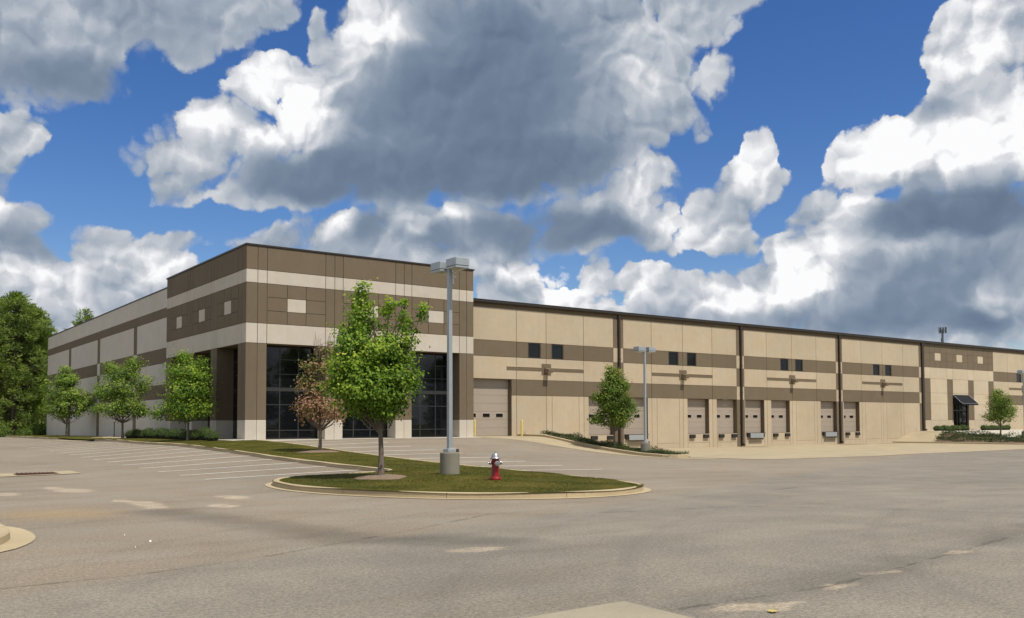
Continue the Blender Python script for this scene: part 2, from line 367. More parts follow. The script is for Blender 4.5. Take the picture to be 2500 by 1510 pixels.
# ------------------------------------------------------------------ materials
_m = {}
def srgb(r, g, b):
    f = lambda c: (c/255/12.92) if c/255 <= .04045 else ((c/255+.055)/1.055)**2.4
    return (f(r), f(g), f(b), 1)
def new_mat(name):
    m = bpy.data.materials.new(name); m.use_nodes = True; nt = NT(m.node_tree)
    b = m.node_tree.nodes['Principled BSDF']; _m[name] = m
    return m, nt, b
def simple(name, col, rough=.6, metal=0.0, spec=.5, var=.12, vscale=6.0, bump=0.0):
    m, t, b = new_mat(name); p = t.pos()
    n = t.noise(p, vscale, 5, .6)
    f = t.maprange(n, .25, .75, 1-var, 1+var)
    c = t.vmath('SCALE', col[:3], scale=f)
    t.put(b.inputs['Base Color'], c); b.inputs['Roughness'].default_value = rough
    b.inputs['Metallic'].default_value = metal; b.inputs['Specular IOR Level'].default_value = spec
    if bump: t.put(b.inputs['Normal'], t.bump(t.noise(p, vscale*6, 4), bump, .01))
    return m
def stucco(name, col, streak=.03):
    """painted tilt-up concrete: fine grain, cloudy tone, faint rain streaks"""
    m, t, b = new_mat(name); p = t.pos()
    big = t.maprange(t.noise(p, .35, 4, .6), .3, .7, 1-.05, 1+.05)
    mid = t.maprange(t.noise(p, 2.3, 5, .65), .25, .75, .955, 1.045)
    st = t.maprange(t.noise(t.vmath('MULTIPLY', p, (3.2, 3.2, .16)), 1.0, 5, .65), .35, .8, 1.03, 1-streak)
    fine = t.maprange(t.noise(p, 45, 2, .7), .2, .8, .93, 1.07)
    f = t.math('MULTIPLY', t.math('MULTIPLY', big, mid), t.math('MULTIPLY', st, fine))
    ob = t.node('ShaderNodeObjectInfo').outputs['Random']
    f = t.math('MULTIPLY', f, t.maprange(ob, 0, 1, .962, 1.03))
    tint = t.mix(t.maprange(t.noise(p, .8, 3), .4, .7), (1, 1, 1, 1), (1.0, .965, .91, 1))
    c = t.vmath('MULTIPLY', t.vmath('SCALE', col[:3], scale=f), tint)
    t.put(b.inputs['Base Color'], c); b.inputs['Roughness'].default_value = .88; b.inputs['Specular IOR Level'].default_value = .25
    t.put(b.inputs['Normal'], t.bump(t.noise(p, 60, 3, .7), .10, .004))
    return m
M_CREAM = stucco('cream paint', (.487, .410, .300))
M_PALE = stucco('pale cream paint', (.535, .492, .425))
M_TAN = stucco('tan paint', (.164, .131, .090))
M_JOINT = simple('joint sealant', (.115, .085, .055), .9)
M_GUTTER = simple('dark bronze metal', (.030, .024, .020), .45, .0, .5)
M_PIPE = simple('brown downspout metal', (.038, .025, .018), .5)
M_DOOR = simple('door paint', (.37, .312, .258), .55, var=.05)
M_RUBBER = simple('black rubber', (.018, .016, .014), .8)
M_STEEL = simple('galvanized steel', (.42, .45, .47), .45, .4)
M_LAMP = simple('light grey lamp metal', (.40, .44, .47), .42, .35, .5, .05)
M_LENS = simple('lamp lens', (.55, .53, .47), .25)
M_YELLOW = simple('yellow bollard paint', (.62, .50, .17), .5)
M_RED = simple('hydrant red paint', (.27, .008, .010), .34, var=.18)
M_SILVER = simple('silver paint', (.42, .42, .43), .33, .7)
M_WHITE = simple('white plastic', (.75, .74, .70), .5)
M_RUST = simple('rusty iron', (.085, .034, .020), .85, var=.35, vscale=14)
M_FABRIC = simple('dark awning cloth', (.018, .019, .023), .95, spec=.15)
M_DARKIN = simple('dark interior', (.012, .011, .011), .9)
M_ROOF = simple('roof membrane', (.45, .45, .43), .9)
M_BARK = simple('grey brown bark', (.17, .135, .105), .9, var=.35, vscale=20, bump=.6)
M_BARKP = simple('pine bark', (.09, .065, .05), .9, var=.4, vscale=3, bump=.5)
M_MULCH = simple('mulch', (.205, .145, .098), .95, var=.5, vscale=18, bump=.8)

def glass_mat():
    m, t, b = new_mat('tinted window glass'); p = t.pos()
    b.inputs['Base Color'].default_value = (.006, .007, .009, 1); b.inputs['Roughness'].default_value = .025
    b.inputs['IOR'].default_value = 1.5
    t.put(b.inputs['Normal'], t.bump(t.noise(p, .9, 1), .03, .02))
    return m
M_GLASS = glass_mat()
M_GLASS2 = simple('dark clerestory glass', (.012, .012, .013), .06, spec=.28)
M_SMALLGLASS = simple('dark door glass', (.010, .009, .008), .15)

def concrete(name, col, joint=0.0):
    m, t, b = new_mat(name); p = t.pos()
    f = t.math('MULTIPLY', t.maprange(t.noise(p, .5, 5, .65), .25, .75, .86, 1.12), t.maprange(t.noise(p, 30, 3, .7), .2, .8, .88, 1.12))
    f = t.math('MULTIPLY', f, t.maprange(t.noise(p, 4, 5, .7), .3, .8, 1.05, .85))
    t.put(b.inputs['Base Color'], t.vmath('SCALE', col, scale=f)); b.inputs['Roughness'].default_value = .9
    b.inputs['Specular IOR Level'].default_value = .25
    t.put(b.inputs['Normal'], t.bump(t.noise(p, 50, 3, .7), .4, .006))
    return m
M_KERB = concrete('kerb concrete', (.45, .365, .23))
M_CONC = concrete('pavement concrete', (.39, .325, .215))
M_WALK = concrete('sidewalk concrete', (.52, .48, .40))
M_BASE = concrete('grey cast concrete', (.25, .235, .19))
M_SLAB = concrete('weathered slab concrete', (.335, .295, .215))

def asphalt_mat():
    m, t, b = new_mat('worn asphalt'); p0 = t.pos()
    p = t.vmath('MULTIPLY', p0, (1, 1, 0))
    wv = t.node('ShaderNodeTexNoise'); t.put(wv.inputs['Vector'], p); wv.inputs['Scale'].default_value = 1.3; wv.inputs['Detail'].default_value = 5; wv.inputs['Roughness'].default_value = .65
    pw = t.vmath('ADD', p, t.vmath('SCALE', t.vmath('SUBTRACT', wv.outputs['Color'], (.5, .5, .5)), scale=.9))
    pw = t.vmath('MULTIPLY', pw, (1, 1, 0))
    def seg(q, a, c):
        a = Vector((a[0], a[1], 0)); c = Vector((c[0], c[1], 0)); dr = c-a; L = dr.length; dr = dr/L
        r = t.vmath('SUBTRACT', q, a)
        s = t.math('MINIMUM', t.math('MAXIMUM', t.vmath('DOT_PRODUCT', r, dr), 0.0), L)
        return t.vmath('DISTANCE', r, t.vmath('SCALE', tuple(dr), scale=s))
    def poly(q, pts):
        d = None
        for a, c in zip(pts[:-1], pts[1:]):
            e = seg(q, a, c); d = e if d is None else t.math('MINIMUM', d, e)
        return d
    # tone: brown weathered lot and a greyer paving lane nearer the street
    n_big = t.noise(p, .10, 4, .6); n_mid = t.noise(p, .55, 5, .62); n_str = t.noise(t.vmath('MULTIPLY', p, (.22, 1.1, 1)), .8, 5, .6)
    side = t.math('ADD', t.vmath('DOT_PRODUCT', t.vmath('SUBTRACT', pw, (-14.6, -40.8, 0)), (-.37, .929, 0)), 0.0)
    brown = t.maprange(side, -.35, .35, 0, 1, True)
    c = t.mix(brown, (.208, .186, .150, 1), (.248, .203, .149, 1))
    c = t.mix(t.maprange(n_mid, .42, .68), c, (.236, .210, .168, 1))
    c = t.mix(t.math('MULTIPLY', t.maprange(n_str, .5, .72), .55), c, (.172, .144, .108, 1))
    v = t.maprange(n_big, .3, .7, .88, 1.12)
    v = t.math('MULTIPLY', v, t.maprange(n_mid, .25, .75, .93, 1.08))
    # aggregate speckle
    ag = t.noise(p, 26, 4, .9); ag2 = t.noise(p, 14, 3, .75)
    v = t.math('MULTIPLY', v, t.maprange(ag, .30, .70, .42, 1.60))
    v = t.math('MULTIPLY', v, t.maprange(ag2, .25, .75, .76, 1.26))
    # pale silt left by puddles
    S = [(-13.83,-24.15,.55,1.1),(-14.1,-22.8,.3,.7),(-13.43,-30.24,.35,1.0),(-13.59,-29.0,.25,.6),(-13.56,-31.4,.25,.5),(-11.15,-29.64,.35,.8),(-12.2,-32,.3,.6),(-15.5,-24.5,.3,.8),
         (-12.0,-41.85,.4,.28),(-12.46,-46.98,.42,.16),(-12.1,-47.12,.35,.12),(-10.75,-46.72,.3,.16),(-9.5,-46.45,.3,.12),(-6.9,-46.0,.3,.12)]
    sand = None
    for x, y, a, e in S:
        dd = t.vmath('LENGTH', t.vmath('MULTIPLY', t.vmath('SUBTRACT', pw, (x, y, 0)), (1/a, 1/e, 0)))
        sand = dd if sand is None else t.math('MINIMUM', sand, dd)
    sand = t.math('MULTIPLY', t.maprange(sand, .55, 1.25, 1, 0, True), t.maprange(t.noise(p, 3, 5, .7), .3, .6, .25, .95))
    c = t.mix(t.math('MULTIPLY', sand, .8), c, (.47, .385, .28, 1))
    # rusty washout by the inlet kerb
    orr = t.vmath('LENGTH', t.vmath('MULTIPLY', t.vmath('SUBTRACT', pw, (-15.6, -31.8, 0)), (1/1.7, 1/1.9, 0)))
    c = t.mix(t.math('MULTIPLY', t.maprange(orr, .1, 1.2, 1, 0, True), .55), c, (.33, .225, .105, 1))
    # damp-stained drainage path and darker seams
    dk = poly(pw, [(-13.7, -32.6), (-13.1, -36.2), (-12.7, -39.8), (-11.3, -41.0)])
    v = t.math('MULTIPLY', v, t.maprange(dk, .1, 1.1, .70, 1.0, True))
    L2 = poly(p, [(-13.66, -46.55), (-10.77, -46.62), (-6.93, -46.0), (-3.54, -45.3), (6, -43.2)])
    v = t.math('MULTIPLY', v, t.maprange(t.math('ADD', L2, t.math('MULTIPLY', n_mid, .6)), .2, .95, .80, 1.0, True))
    wob = t.math('MULTIPLY', t.math('SUBTRACT', t.noise(p, 2.2, 4), .5), .22)
    gaps = t.maprange(t.noise(p, .9, 3), .42, .55)
    for pts, w, s in (([(-19, -41.6), (-16.44, -41.44), (-14.64, -40.8), (-11.28, -38.96), (-8.5, -37.2)], .06, .42),
                   ([(-13.66, -46.63), (-10.77, -46.73), (-6.93, -46.05), (-3.54, -45.4), (8, -43)], .035, .45),
                   ([(-8.5, -37.6), (-5.85, -38.52), (-3.01, -38.9), (-1.21, -40.9), (.28, -43.66), (3, -50)], .05, .45),
                   ([(2, -36), (14, -33), (30, -33.5), (55, -36)], .09, .4)):
        dl = t.math('ABSOLUTE', t.math('ADD', poly(p, pts), wob))
        k = t.math('MULTIPLY', t.maprange(dl, 0, w, 1, 0, True), t.maprange(gaps, 0, 1, .25, 1))
        v = t.math('MULTIPLY', v, t.math('SUBTRACT', 1.0, t.math('MULTIPLY', k, s)))
    # tyre sweep marks
    arc = t.vmath('DISTANCE', p, (6, -62, 0))
    tm = t.math('ABSOLUTE', t.math('SUBTRACT', t.math('PINGPONG', t.math('ADD', arc, t.math('MULTIPLY', n_mid, .5)), 2.6), .9))
    v = t.math('MULTIPLY', v, t.maprange(tm, 0, .22, .93, 1.0, True))
    t.put(b.inputs['Base Color'], t.vmath('SCALE', c, scale=v)); b.inputs['Roughness'].default_value = .86
    b.inputs['Specular IOR Level'].default_value = .3
    h = t.math('ADD', t.math('MULTIPLY', ag, .7), t.math('MULTIPLY', t.noise(p, 130, 2, .8), .5))
    t.put(b.inputs['Normal'], t.bump(h, .55, .010))
    return m
M_ASPHALT = asphalt_mat()
def paint_mat():
    m, t, b = new_mat('worn white road paint'); p = t.pos()
    w = t.maprange(t.noise(p, 7, 6, .75), .28, .50)
    c = t.mix(w, (.36, .32, .26, 1), (.80, .76, .68, 1))
    t.put(b.inputs['Base Color'], c); b.inputs['Roughness'].default_value = .8
    return m
M_PAINT = paint_mat()


def grass_mat():
    m, t, b = new_mat('lawn'); p = t.pos()
    n1 = t.noise(p, .55, 4, .6); n2 = t.noise(p, 5, 5, .7)
    c = t.ramp(t.math('ADD', t.math('MULTIPLY', n1, .55), t.math('MULTIPLY', n2, .45)), [(.30, (.034, .046, .007, 1)), (.5, (.082, .078, .013, 1)), (.68, (.165, .125, .028, 1))])
    t.put(b.inputs['Base Color'], c); b.inputs['Roughness'].default_value = .9; b.inputs['Specular IOR Level'].default_value = .1
    t.put(b.inputs['Normal'], t.bump(t.noise(p, 40, 3, .8), .8, .04))
    return m
M_LAWN = grass_mat()
def leaf_mat(name, stops, trans=.35, rough=.5):
    """leaf colour varies from leaf to leaf (face attribute 'v')"""
    m, t, b = new_mat(name)
    a = t.node('ShaderNodeAttribute', attribute_name='v')
    c = t.ramp(a.outputs['Fac'], stops)
    t.put(b.inputs['Base Color'], c); b.inputs['Roughness'].default_value = rough; b.inputs['Specular IOR Level'].default_value = .3
    tr = t.node('ShaderNodeBsdfTranslucent'); t.put(tr.inputs[0], t.vmath('MULTIPLY', c, (1.25, 1.35, .55)))
    mx = t.node('ShaderNodeMixShader'); mx.inputs[0].default_value = trans
    t.l.new(b.outputs[0], mx.inputs[1]); t.l.new(tr.outputs[0], mx.inputs[2])
    t.l.new(mx.outputs[0], m.node_tree.nodes['Material Output'].inputs[0])
    return m
M_BLADE = leaf_mat('grass blades', [(0, (.040, .055, .008, 1)), (.5, (.078, .090, .013, 1)), (.85, (.145, .130, .026, 1)), (1, (.24, .19, .06, 1))], .25, .7)
M_MAPLE = leaf_mat('maple leaves', [(0, (.060, .120, .020, 1)), (.4, (.150, .260, .032, 1)), (.75, (.32, .44, .048, 1)), (.97, (.50, .55, .08, 1)), (1, (.38, .19, .05, 1))], .45, .6)
M_MAPLED = leaf_mat('darker maple leaves', [(0, (.070, .125, .026, 1)), (.45, (.180, .275, .046, 1)), (.85, (.34, .44, .07, 1)), (1, (.45, .48, .10, 1))], .45, .55)
M_AUTUMN = leaf_mat('browning maple leaves', [(0, (.10, .14, .035, 1)), (.30, (.28, .29, .085, 1)), (.42, (.29, .21, .10, 1)), (.7, (.34, .19, .12, 1)), (1, (.46, .26, .17, 1))], .3, .6)
M_STRIPT = leaf_mat('tinged maple leaves', [(0, (.065, .115, .022, 1)), (.5, (.160, .240, .038, 1)), (.85, (.30, .35, .06, 1)), (1, (.40, .26, .09, 1))], .43, .55)
M_PINE = leaf_mat('pine needles', [(0, (.075, .120, .038, 1)), (.5, (.175, .240, .058, 1)), (1, (.30, .38, .09, 1))], .42, .6)
M_BRUSH = leaf_mat('undergrowth leaves', [(0, (.045, .08, .018, 1)), (.6, (.12, .185, .03, 1)), (1, (.24, .33, .05, 1))], .35, .6)
M_SHRUB = leaf_mat('shrub leaves', [(0, (.045, .085, .020, 1)), (.6, (.105, .165, .034, 1)), (1, (.18, .25, .055, 1))], .3, .55)
M_JUNIPER = leaf_mat('juniper sprays', [(0, (.028, .046, .014, 1)), (.6, (.062, .088, .022, 1)), (1, (.125, .145, .036, 1))], .2, .6)
M_SHRUBCORE = simple('shrub twigs', (.020, .024, .010), .95)
M_SPAN = simple('spandrel glass', (.045, .047, .05), .2)
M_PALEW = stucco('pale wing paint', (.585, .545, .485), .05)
M_PALE2 = stucco('pale entrance paint', (.53, .45, .335))
M_JAMBC = M_TAN
M_WHITE2 = simple('door window trim', (.55, .50, .44), .5)
M_FIXT = simple('wall light casing', (.22, .17, .115), .5)
M_ALU = simple('bronze anodized mullion', (.032, .033, .036), .5, .0)
M_TOWER = simple('galvanized tower steel', (.11, .12, .13), .6)

def dock_mat():
    """dock slab: sawn joints, rust and damp stains at the downspout feet, tyre scuffs in front of the doors"""
    m, t, b = new_mat('stained dock concrete'); p = t.vmath('MULTIPLY', t.pos(), (1, 1, 0))
    f = t.math('MULTIPLY', t.maprange(t.noise(p, .5, 5, .65), .25, .75, .86, 1.10), t.maprange(t.noise(p, 30, 3, .7), .2, .8, .88, 1.12))
    x, y, _ = t.sep(p)[:3]
    for c, k in ((x, 4.57), (y, 4.4)):
        dl = t.math('ABSOLUTE', t.math('SUBTRACT', t.math('PINGPONG', c, k/2), 0.0))
        f = t.math('MULTIPLY', f, t.maprange(dl, .0, .035, .62, 1.0))
    wp = t.vmath('ADD', p, t.vmath('SCALE', t.vmath('SUBTRACT', t.noise(p, .9, 5, .65, out=1), (.5, .5, .5)), scale=1.6))
    st = None
    for cx, cy, a, e in ((30.9, -.2, 1.2, 1.0), (45.7, -.3, 2.3, 1.2), (60.6, -.4, 3.0, 1.3), (66.5, -.6, 3.5, .8)):
        dd = t.vmath('LENGTH', t.vmath('MULTIPLY', t.vmath('SUBTRACT', wp, (cx, cy, 0)), (1/a, 1/e, 0))); st = dd if st is None else t.math('MINIMUM', st, dd)
    f = t.math('MULTIPLY', f, t.maprange(st, .4, 1.1, .45, 1.0, True))
    sc = t.noise(t.vmath('MULTIPLY', p, (2.6, .12, 1)), 1.0, 5, .6)
    f = t.math('MULTIPLY', f, t.maprange(sc, .52, .75, 1.0, .80))
    t.put(b.inputs['Base Color'], t.vmath('SCALE', (.39, .325, .215), scale=f)); b.inputs['Roughness'].default_value = .9; b.inputs['Specular IOR Level'].default_value = .25
    return m
M_DOCK = dock_mat()
# ================================================================== the ground
def grid_sheet(name, xs, ys, zf, mat):
    X, Y = np.meshgrid(xs, ys); Z = zf(X.ravel(), Y.ravel())
    nx, ny = len(xs), len(ys)
    me = bpy.data.meshes.new(name)
    idx = np.arange(nx*ny).reshape(ny, nx)
    f = np.stack([idx[:-1, :-1], idx[:-1, 1:], idx[1:, 1:], idx[1:, :-1]], -1).reshape(-1, 4)
    me.from_pydata(np.c_[X.ravel(), Y.ravel(), Z].tolist(), [], f.tolist()); me.materials.append(mat)
    me.polygons.foreach_set('use_smooth', [True]*len(me.polygons)); me.update()
    return obj(name, me)
def far(x, y): return terr(x, y)-.30
gx = np.unique(np.r_[-3000, -1500, -800, -400, np.arange(-240, 301, 12), 450, 800, 1500, 3000])
tag(grid_sheet('ground', gx, gx, far, M_LAWN), kind='structure')
xs = np.unique(np.round(np.r_[np.arange(-70, -25, 2.5), np.arange(-25, 20, .6), np.arange(20, 23.01, .25), np.arange(23.5, 60, 1.5), np.arange(60, 141, 3)], 3))
ys = np.unique(np.round(np.r_[np.arange(-74, -52, 2.0), np.arange(-52, 3, .6), np.arange(4, 100, 2.5)], 3))
lot = tag(grid_sheet('parking_lot', xs, ys, terr, M_ASPHALT), kind='structure')

def T(h): return lambda x, y: terr(x, y)+h
# concrete pavements
tag(sheet('loading_dock_pavement', [(22.6, 1.3), (22.6, -13.5), (24.2, -18.8), (32, -20.2), (41, -18.8), (69.6, -17.5), (69.6, 1.3)], 1.2, T(.014), M_DOCK), kind='structure')
tag(sheet('garage_ramp', [(16.25, 1.6), (16.25, -1.75), (17.1, -3.4), (17.75, -6.33), (18.93, -11.78), (19.8, -16.5), (20.9, -17.5), (22.4, -16.2), (20.75, -14.2), (20.75, 1.6)], .7, T(.014), M_CONC), kind='structure')
tag(sheet('front_walk', [(.05, 1.3), (.05, -1.25), (16.24, -1.25), (16.24, 1.3)], .8, T(.016), M_WALK), kind='structure')
tag(sheet('side_walk', [(-1.1, -1.2), (.04, -1.25), (.04, 1.2), (1.25, 1.2), (1.25, 15.5), (-1.0, 15.5)], .8, T(.15), M_WALK), kind='structure')
tag(sheet('foreground_slab', [(-17.2, -46.31), (-13.19, -46.12), (-13.4, -49.6), (-17.2, -49.8)], .8, T(.016), M_SLAB), kind='structure')

# lawn and end island (outline = back of the kerb)
cap = smooth_path([(-0.1, -29.5), (-0.25, -32.6), (-1.1, -34.4), (-3.2, -35.2), (-5.3, -34.9), (-7.2, -33.6), (-8.6, -31.4), (-9.2, -28.9), (-9.0, -26.6), (-8.3, -25.45), (-7.2, -25.3)], 3)
cap = [tuple(p) for p in cap]
notch = smooth_path([(-5.6, -25.3), (-4.1, -25.2), (-4.0, -23.9)], 2)
kerb_line = [(0.15, -1.6), (0.05, -10), (0.0, -20)]+cap+[tuple(p) for p in notch]+[(-4.0, -12), (-4.0, 4), (-4.0, 20.0)]
kerb_far = [(-4.0, 33.5), (-4.0, 48), (-4.0, 66.0), (-2.8, 69.5)]
lawn_outline = [(0.15, -1.3)]+kerb_line+[(-4.0, 33), (-4.0, 66), (-2.8, 69.5), (.6, 70), (.6, 16.2), (-1.02, 15.4), (-1.12, -1.25)]
def inset(path, d):
    P = [Vector((p[0], p[1])) for p in path]; out = []
    for i, p in enumerate(P):
        t = (P[min(i+1, len(P)-1)]-P[max(i-1, 0)]); t = t.normalized() if t.length > 1e-9 else Vector((1, 0)); out.append((p.x+t.y*d, p.y-t.x*d))
    return out
def lawn_z(x, y):
    return terr(x, y)+.135+.018*np.sin(x*1.7+y*.8)*np.cos(y*1.1)+.05*np.exp(-((x+4.3)**2+(y+30.2)**2)/9.0)
lawn = tag(sheet('lawn', lawn_outline, .55, lawn_z, M_LAWN), kind='structure')

def kerb_segments(name, path, hfun, seglen=3.0, w=.16, hgt=.15, gap=.014, mat=None, flip=1, back=.04):
    """extruded kerb cut into cast segments; path runs along the outer foot, solid lies to the left*flip"""
    root = tag(empty(name), kind='structure')
    P = resample([(p[0], p[1], 0) for p in path], .35)
    cum = [0.0]
    for a, b in zip(P[:-1], P[1:]): cum.append(cum[-1]+(b-a).length)
    tot = cum[-1]; n = max(1, int(round(tot/seglen)))
    def at(s):
        for i in range(len(P)-1):
            if cum[i+1] >= s-1e-9:
                k = (s-cum[i])/max(1e-9, cum[i+1]-cum[i]); return P[i].lerp(P[i+1], k), (P[i+1]-P[i]).normalized()
        return P[-1], (P[-1]-P[-2]).normalized()
    prof = [(0, -.12), (.018, hgt*.80), (.045, hgt*.97), (.07, hgt), (w, hgt+.004), (w+back, hgt-.01), (w+back, -.12)]
    for j in range(n):
        s0, s1 = tot*j/n+gap/2, tot*(j+1)/n-gap/2
        m = max(2, int((s1-s0)/.3)+1); V = []; F = []
        for k in range(m):
            s = s0+(s1-s0)*k/(m-1); p, _ = at(s); a, _ = at(max(0, s-.25)); b, _ = at(min(tot, s+.25))
            tn = (b-a).normalized(); nrm = Vector((-tn.y, tn.x, 0))*flip
            z = hfun(p.x, p.y)
            for q, h in prof: V.append((p.x+nrm.x*q, p.y+nrm.y*q, z+h))
        q = len(prof)
        for k in range(m-1):
            for i in range(q-1):
                f = (k*q+i, k*q+i+1, (k+1)*q+i+1, (k+1)*q+i); F.append(f if flip > 0 else f[::-1])
        F.append(tuple(range(q))); F.append(tuple(range((m-1)*q, m*q)))
        MB().add(V, F).build('kerb_segment', mat or M_KERB, root)
    return root
kerb_segments('island_kerb', kerb_line, tz, 3.05, flip=-1)
kerb_segments('lawn_kerb', kerb_far, tz, 3.05, flip=-1)
# flush gutter pan around the island nose
def ribbon(name, path, d0, d1, h, mat, kind='structure'):
    P = resample([(p[0], p[1], 0) for p in path], .3); V = []; F = []
    for i, p in enumerate(P):
        t = (P[min(i+1, len(P)-1)]-P[max(i-1, 0)]).normalized(); nr = Vector((t.y, -t.x, 0))
        for dd in (d0, (d0+d1)/2, d1):
            x, y = p.x-nr.x*dd, p.y-nr.y*dd; V.append((x, y, tz(x, y)+h))
    for i in range(len(P)-1):
        for k in range(2): F.append((i*3+k, i*3+k+1, i*3+k+4, i*3+k+3))
    o = MB().add(V, F, True).build(name, mat)
    return tag(o, kind=kind)
ribbon('island_gutter', kerb_line[2:len(cap)+4], -.02, .20, .013, M_KERB)
# concrete flume through the far kerb
tag(sheet('drainage_flume', [(-4.6, 20.3), (-.6, 22.5), (-.6, 30.5), (-4.6, 33.2)], .8, lambda x, y: terr(x, y)+.012+np.clip((x+4.0)/3, 0, 1)*.17, M_CONC), kind='structure')

# parking stripes
def stripe(x0, x1, y, h=.014, w=.13):
    n = 12; V = []; F = []
    for i in range(n+1):
        x = x0+(x1-x0)*i/n
        for yy in (y-w/2, y+w/2): V.append((x, yy, tz(x, yy)+h))
    for i in range(n): F.append((2*i, 2*i+2, 2*i+3, 2*i+1))
    MB().add(V, F).build('parking_stripe', M_PAINT, lot)
for k in range(17): stripe(-9.55, -4.03, -22.5+2.70*k)
stripe(-8.2, -4.1, -25.12)
for k in range(8): stripe(.2, 5.4, -25.15+2.53*k)
stripe(.2, 5.4, -4.9)

# inlet kerb at the left edge with its gutter pan
corner = smooth_path([(-19.2, -32.4), (-17.9, -33.0), (-17.05, -34.3), (-16.95, -35.6), (-17.1, -36.9), (-17.7, -38.2), (-19.4, -39.0)], 2)
kerb_segments('street_kerb', [tuple(p) for p in corner], tz, 2.4, flip=-1, w=.2)
ribbon('street_gutter', corner, -.02, .34, .013, M_KERB)
tag(sheet('street_verge', [(p.x-.15 if p.x > -18 else p.x, p.y) for p in resample(corner, .5)]+[(-30, -39), (-30, -32.4)], .8, T(.12), M_LAWN), kind='structure')

# planter strip between garage ramp and dock: retaining wall, kerb, soil
def strip_top(y): return np.interp(y, [-14.0, -11.5, -8.8, -5.8, -2, 1.1], [-1.08, -1.0, -.78, -.46, .04, .07])
yy = np.linspace(1.08, -14.0, 26)
V = []; F = []
for y in yy:
    z = float(strip_top(y)); V += [(20.78, y, -1.6), (20.78, y, z), (22.62, y, z), (22.62, y, -1.6)]
for i in range(len(yy)-1):
    for k in range(3): F.append((4*i+k, 4*i+k+4, 4*i+k+5, 4*i+k+1))
F += [(0, 1, 2, 3), tuple(len(yy)*4-4+k for k in (3, 2, 1, 0))]
tag(MB().add(V, F).build('planter_wall', M_CONC), 'long sloping concrete planter wall between the garage ramp and the loading docks', 'wall')
kerb_segments('planter_kerb', [(20.72, 1.05), (20.72, -13.6), (21.2, -14.25), (22.2, -14.25), (22.66, -13.8)], lambda x, y: float(strip_top(max(-14., y))), 3.0, hgt=.11, flip=1)

# raised entrance court at the far end
def court_z(x, y): return np.interp(-np.asarray(y, float), [1.5, 10, 16, 26], [-.02, -.70, -.95, -1.1])
tag(sheet('entrance_court', [(73.9, 1.3), (73.9, -24), (112, -24), (112, 1.3)], 2.0, court_z, M_WALK), kind='structure')
def bank_z(x, y):
    k = np.clip((np.asarray(x, float)-69.75)/(74.0-69.75), 0, 1); return (-1.10)*(1-k)+court_z(x, y)*k
tag(sheet('concrete_bank', [(69.75, 1.3), (69.75, -3.4), (74.0, -2.2), (74.0, 1.3)], .8, bank_z, M_CONC), kind='structure')
tag(sheet('planted_bank', [(69.75, -3.4), (69.75, -24), (74.0, -24), (74.0, -2.2)], 1.0, lambda x, y: bank_z(x, y)-.01, M_MULCH), kind='structure')
kerb_segments('court_kerb', [(69.62, 1.05), (69.62, -24)], lambda x, y: -1.21, 3.0, flip=1)

# ================================================================== the warehouse
WH = empty('warehouse', (0, 0, 0))
tag(WH, 'long beige and tan concrete warehouse with a taller corner tower and dock doors', 'warehouse')
PT = .06          # panel thickness
RW, RV = 1.1, .65 # set-back of the long front and of the side wing behind the tower faces
def fr(u0, u1, z0, z1, plane, d0, d1):            # front-facing box: d measured inwards
    return (u0, u1, plane+d0, plane+d1, z0, z1)
def le(u0, u1, z0, z1, plane, d0, d1):            # left-facing box
    return (plane+d0, plane+d1, u0, u1, z0, z1)
G = .016
def panel(face, u0, u1, z0, z1, plane, mat, g=G, th=PT, name=None):
    box_part(name or ('band_panel' if mat is M_TAN else 'wall_panel'), WH, *face(u0+g, u1-g, z0+g*.8, z1-g*.8, plane, 0, th), mat, .008)
def core(face_is_front, us, zs, holes, plane, depth, mat, name='wall_core'):
    """wall behind the panels with real openings; reveals get the given depth"""
    us = sorted(set([round(u, 4) for u in us]+[round(h[k], 4) for h in holes for k in (0, 1)]))
    zs = sorted(set([round(z, 4) for z in zs]+[round(h[k], 4) for h in holes for k in (2, 3)]))
    us = [u for u in us if us[0] <= u <= us[-1]]
    def hole(i, j):
        u, z = (us[i]+us[i+1])/2, (zs[j]+zs[j+1])/2
        return any(h[0] < u < h[1] and h[2] < z < h[3] for h in holes)
    nu, nz = len(us)-1, len(zs)-1; d0 = .035
    P = (lambda u, z, d: (u, plane+d, z)) if face_is_front else (lambda u, z, d: (plane+d, u, z))
    b = MB()
    for i in range(nu):
        for j in range(nz):
            if hole(i, j): continue
            a, c, e, f = us[i], us[i+1], zs[j], zs[j+1]
            b.add([P(a, e, d0), P(c, e, d0), P(c, f, d0), P(a, f, d0)], [(0, 1, 2, 3)])
            for (di, dj), q in {(-1, 0): ((a, e), (a, f)), (1, 0): ((c, f), (c, e)), (0, -1): ((c, e), (a, e)), (0, 1): ((a, f), (c, f))}.items():
                ii, jj = i+di, j+dj
                if not (0 <= ii < nu and 0 <= jj < nz) or hole(ii, jj):
                    (u1, z1), (u2, z2) = q
                    b.add([P(u1, z1, d0), P(u2, z2, d0), P(u2, z2, depth), P(u1, z1, depth)], [(0, 1, 2, 3)])
    return b.build(name, mat, WH)

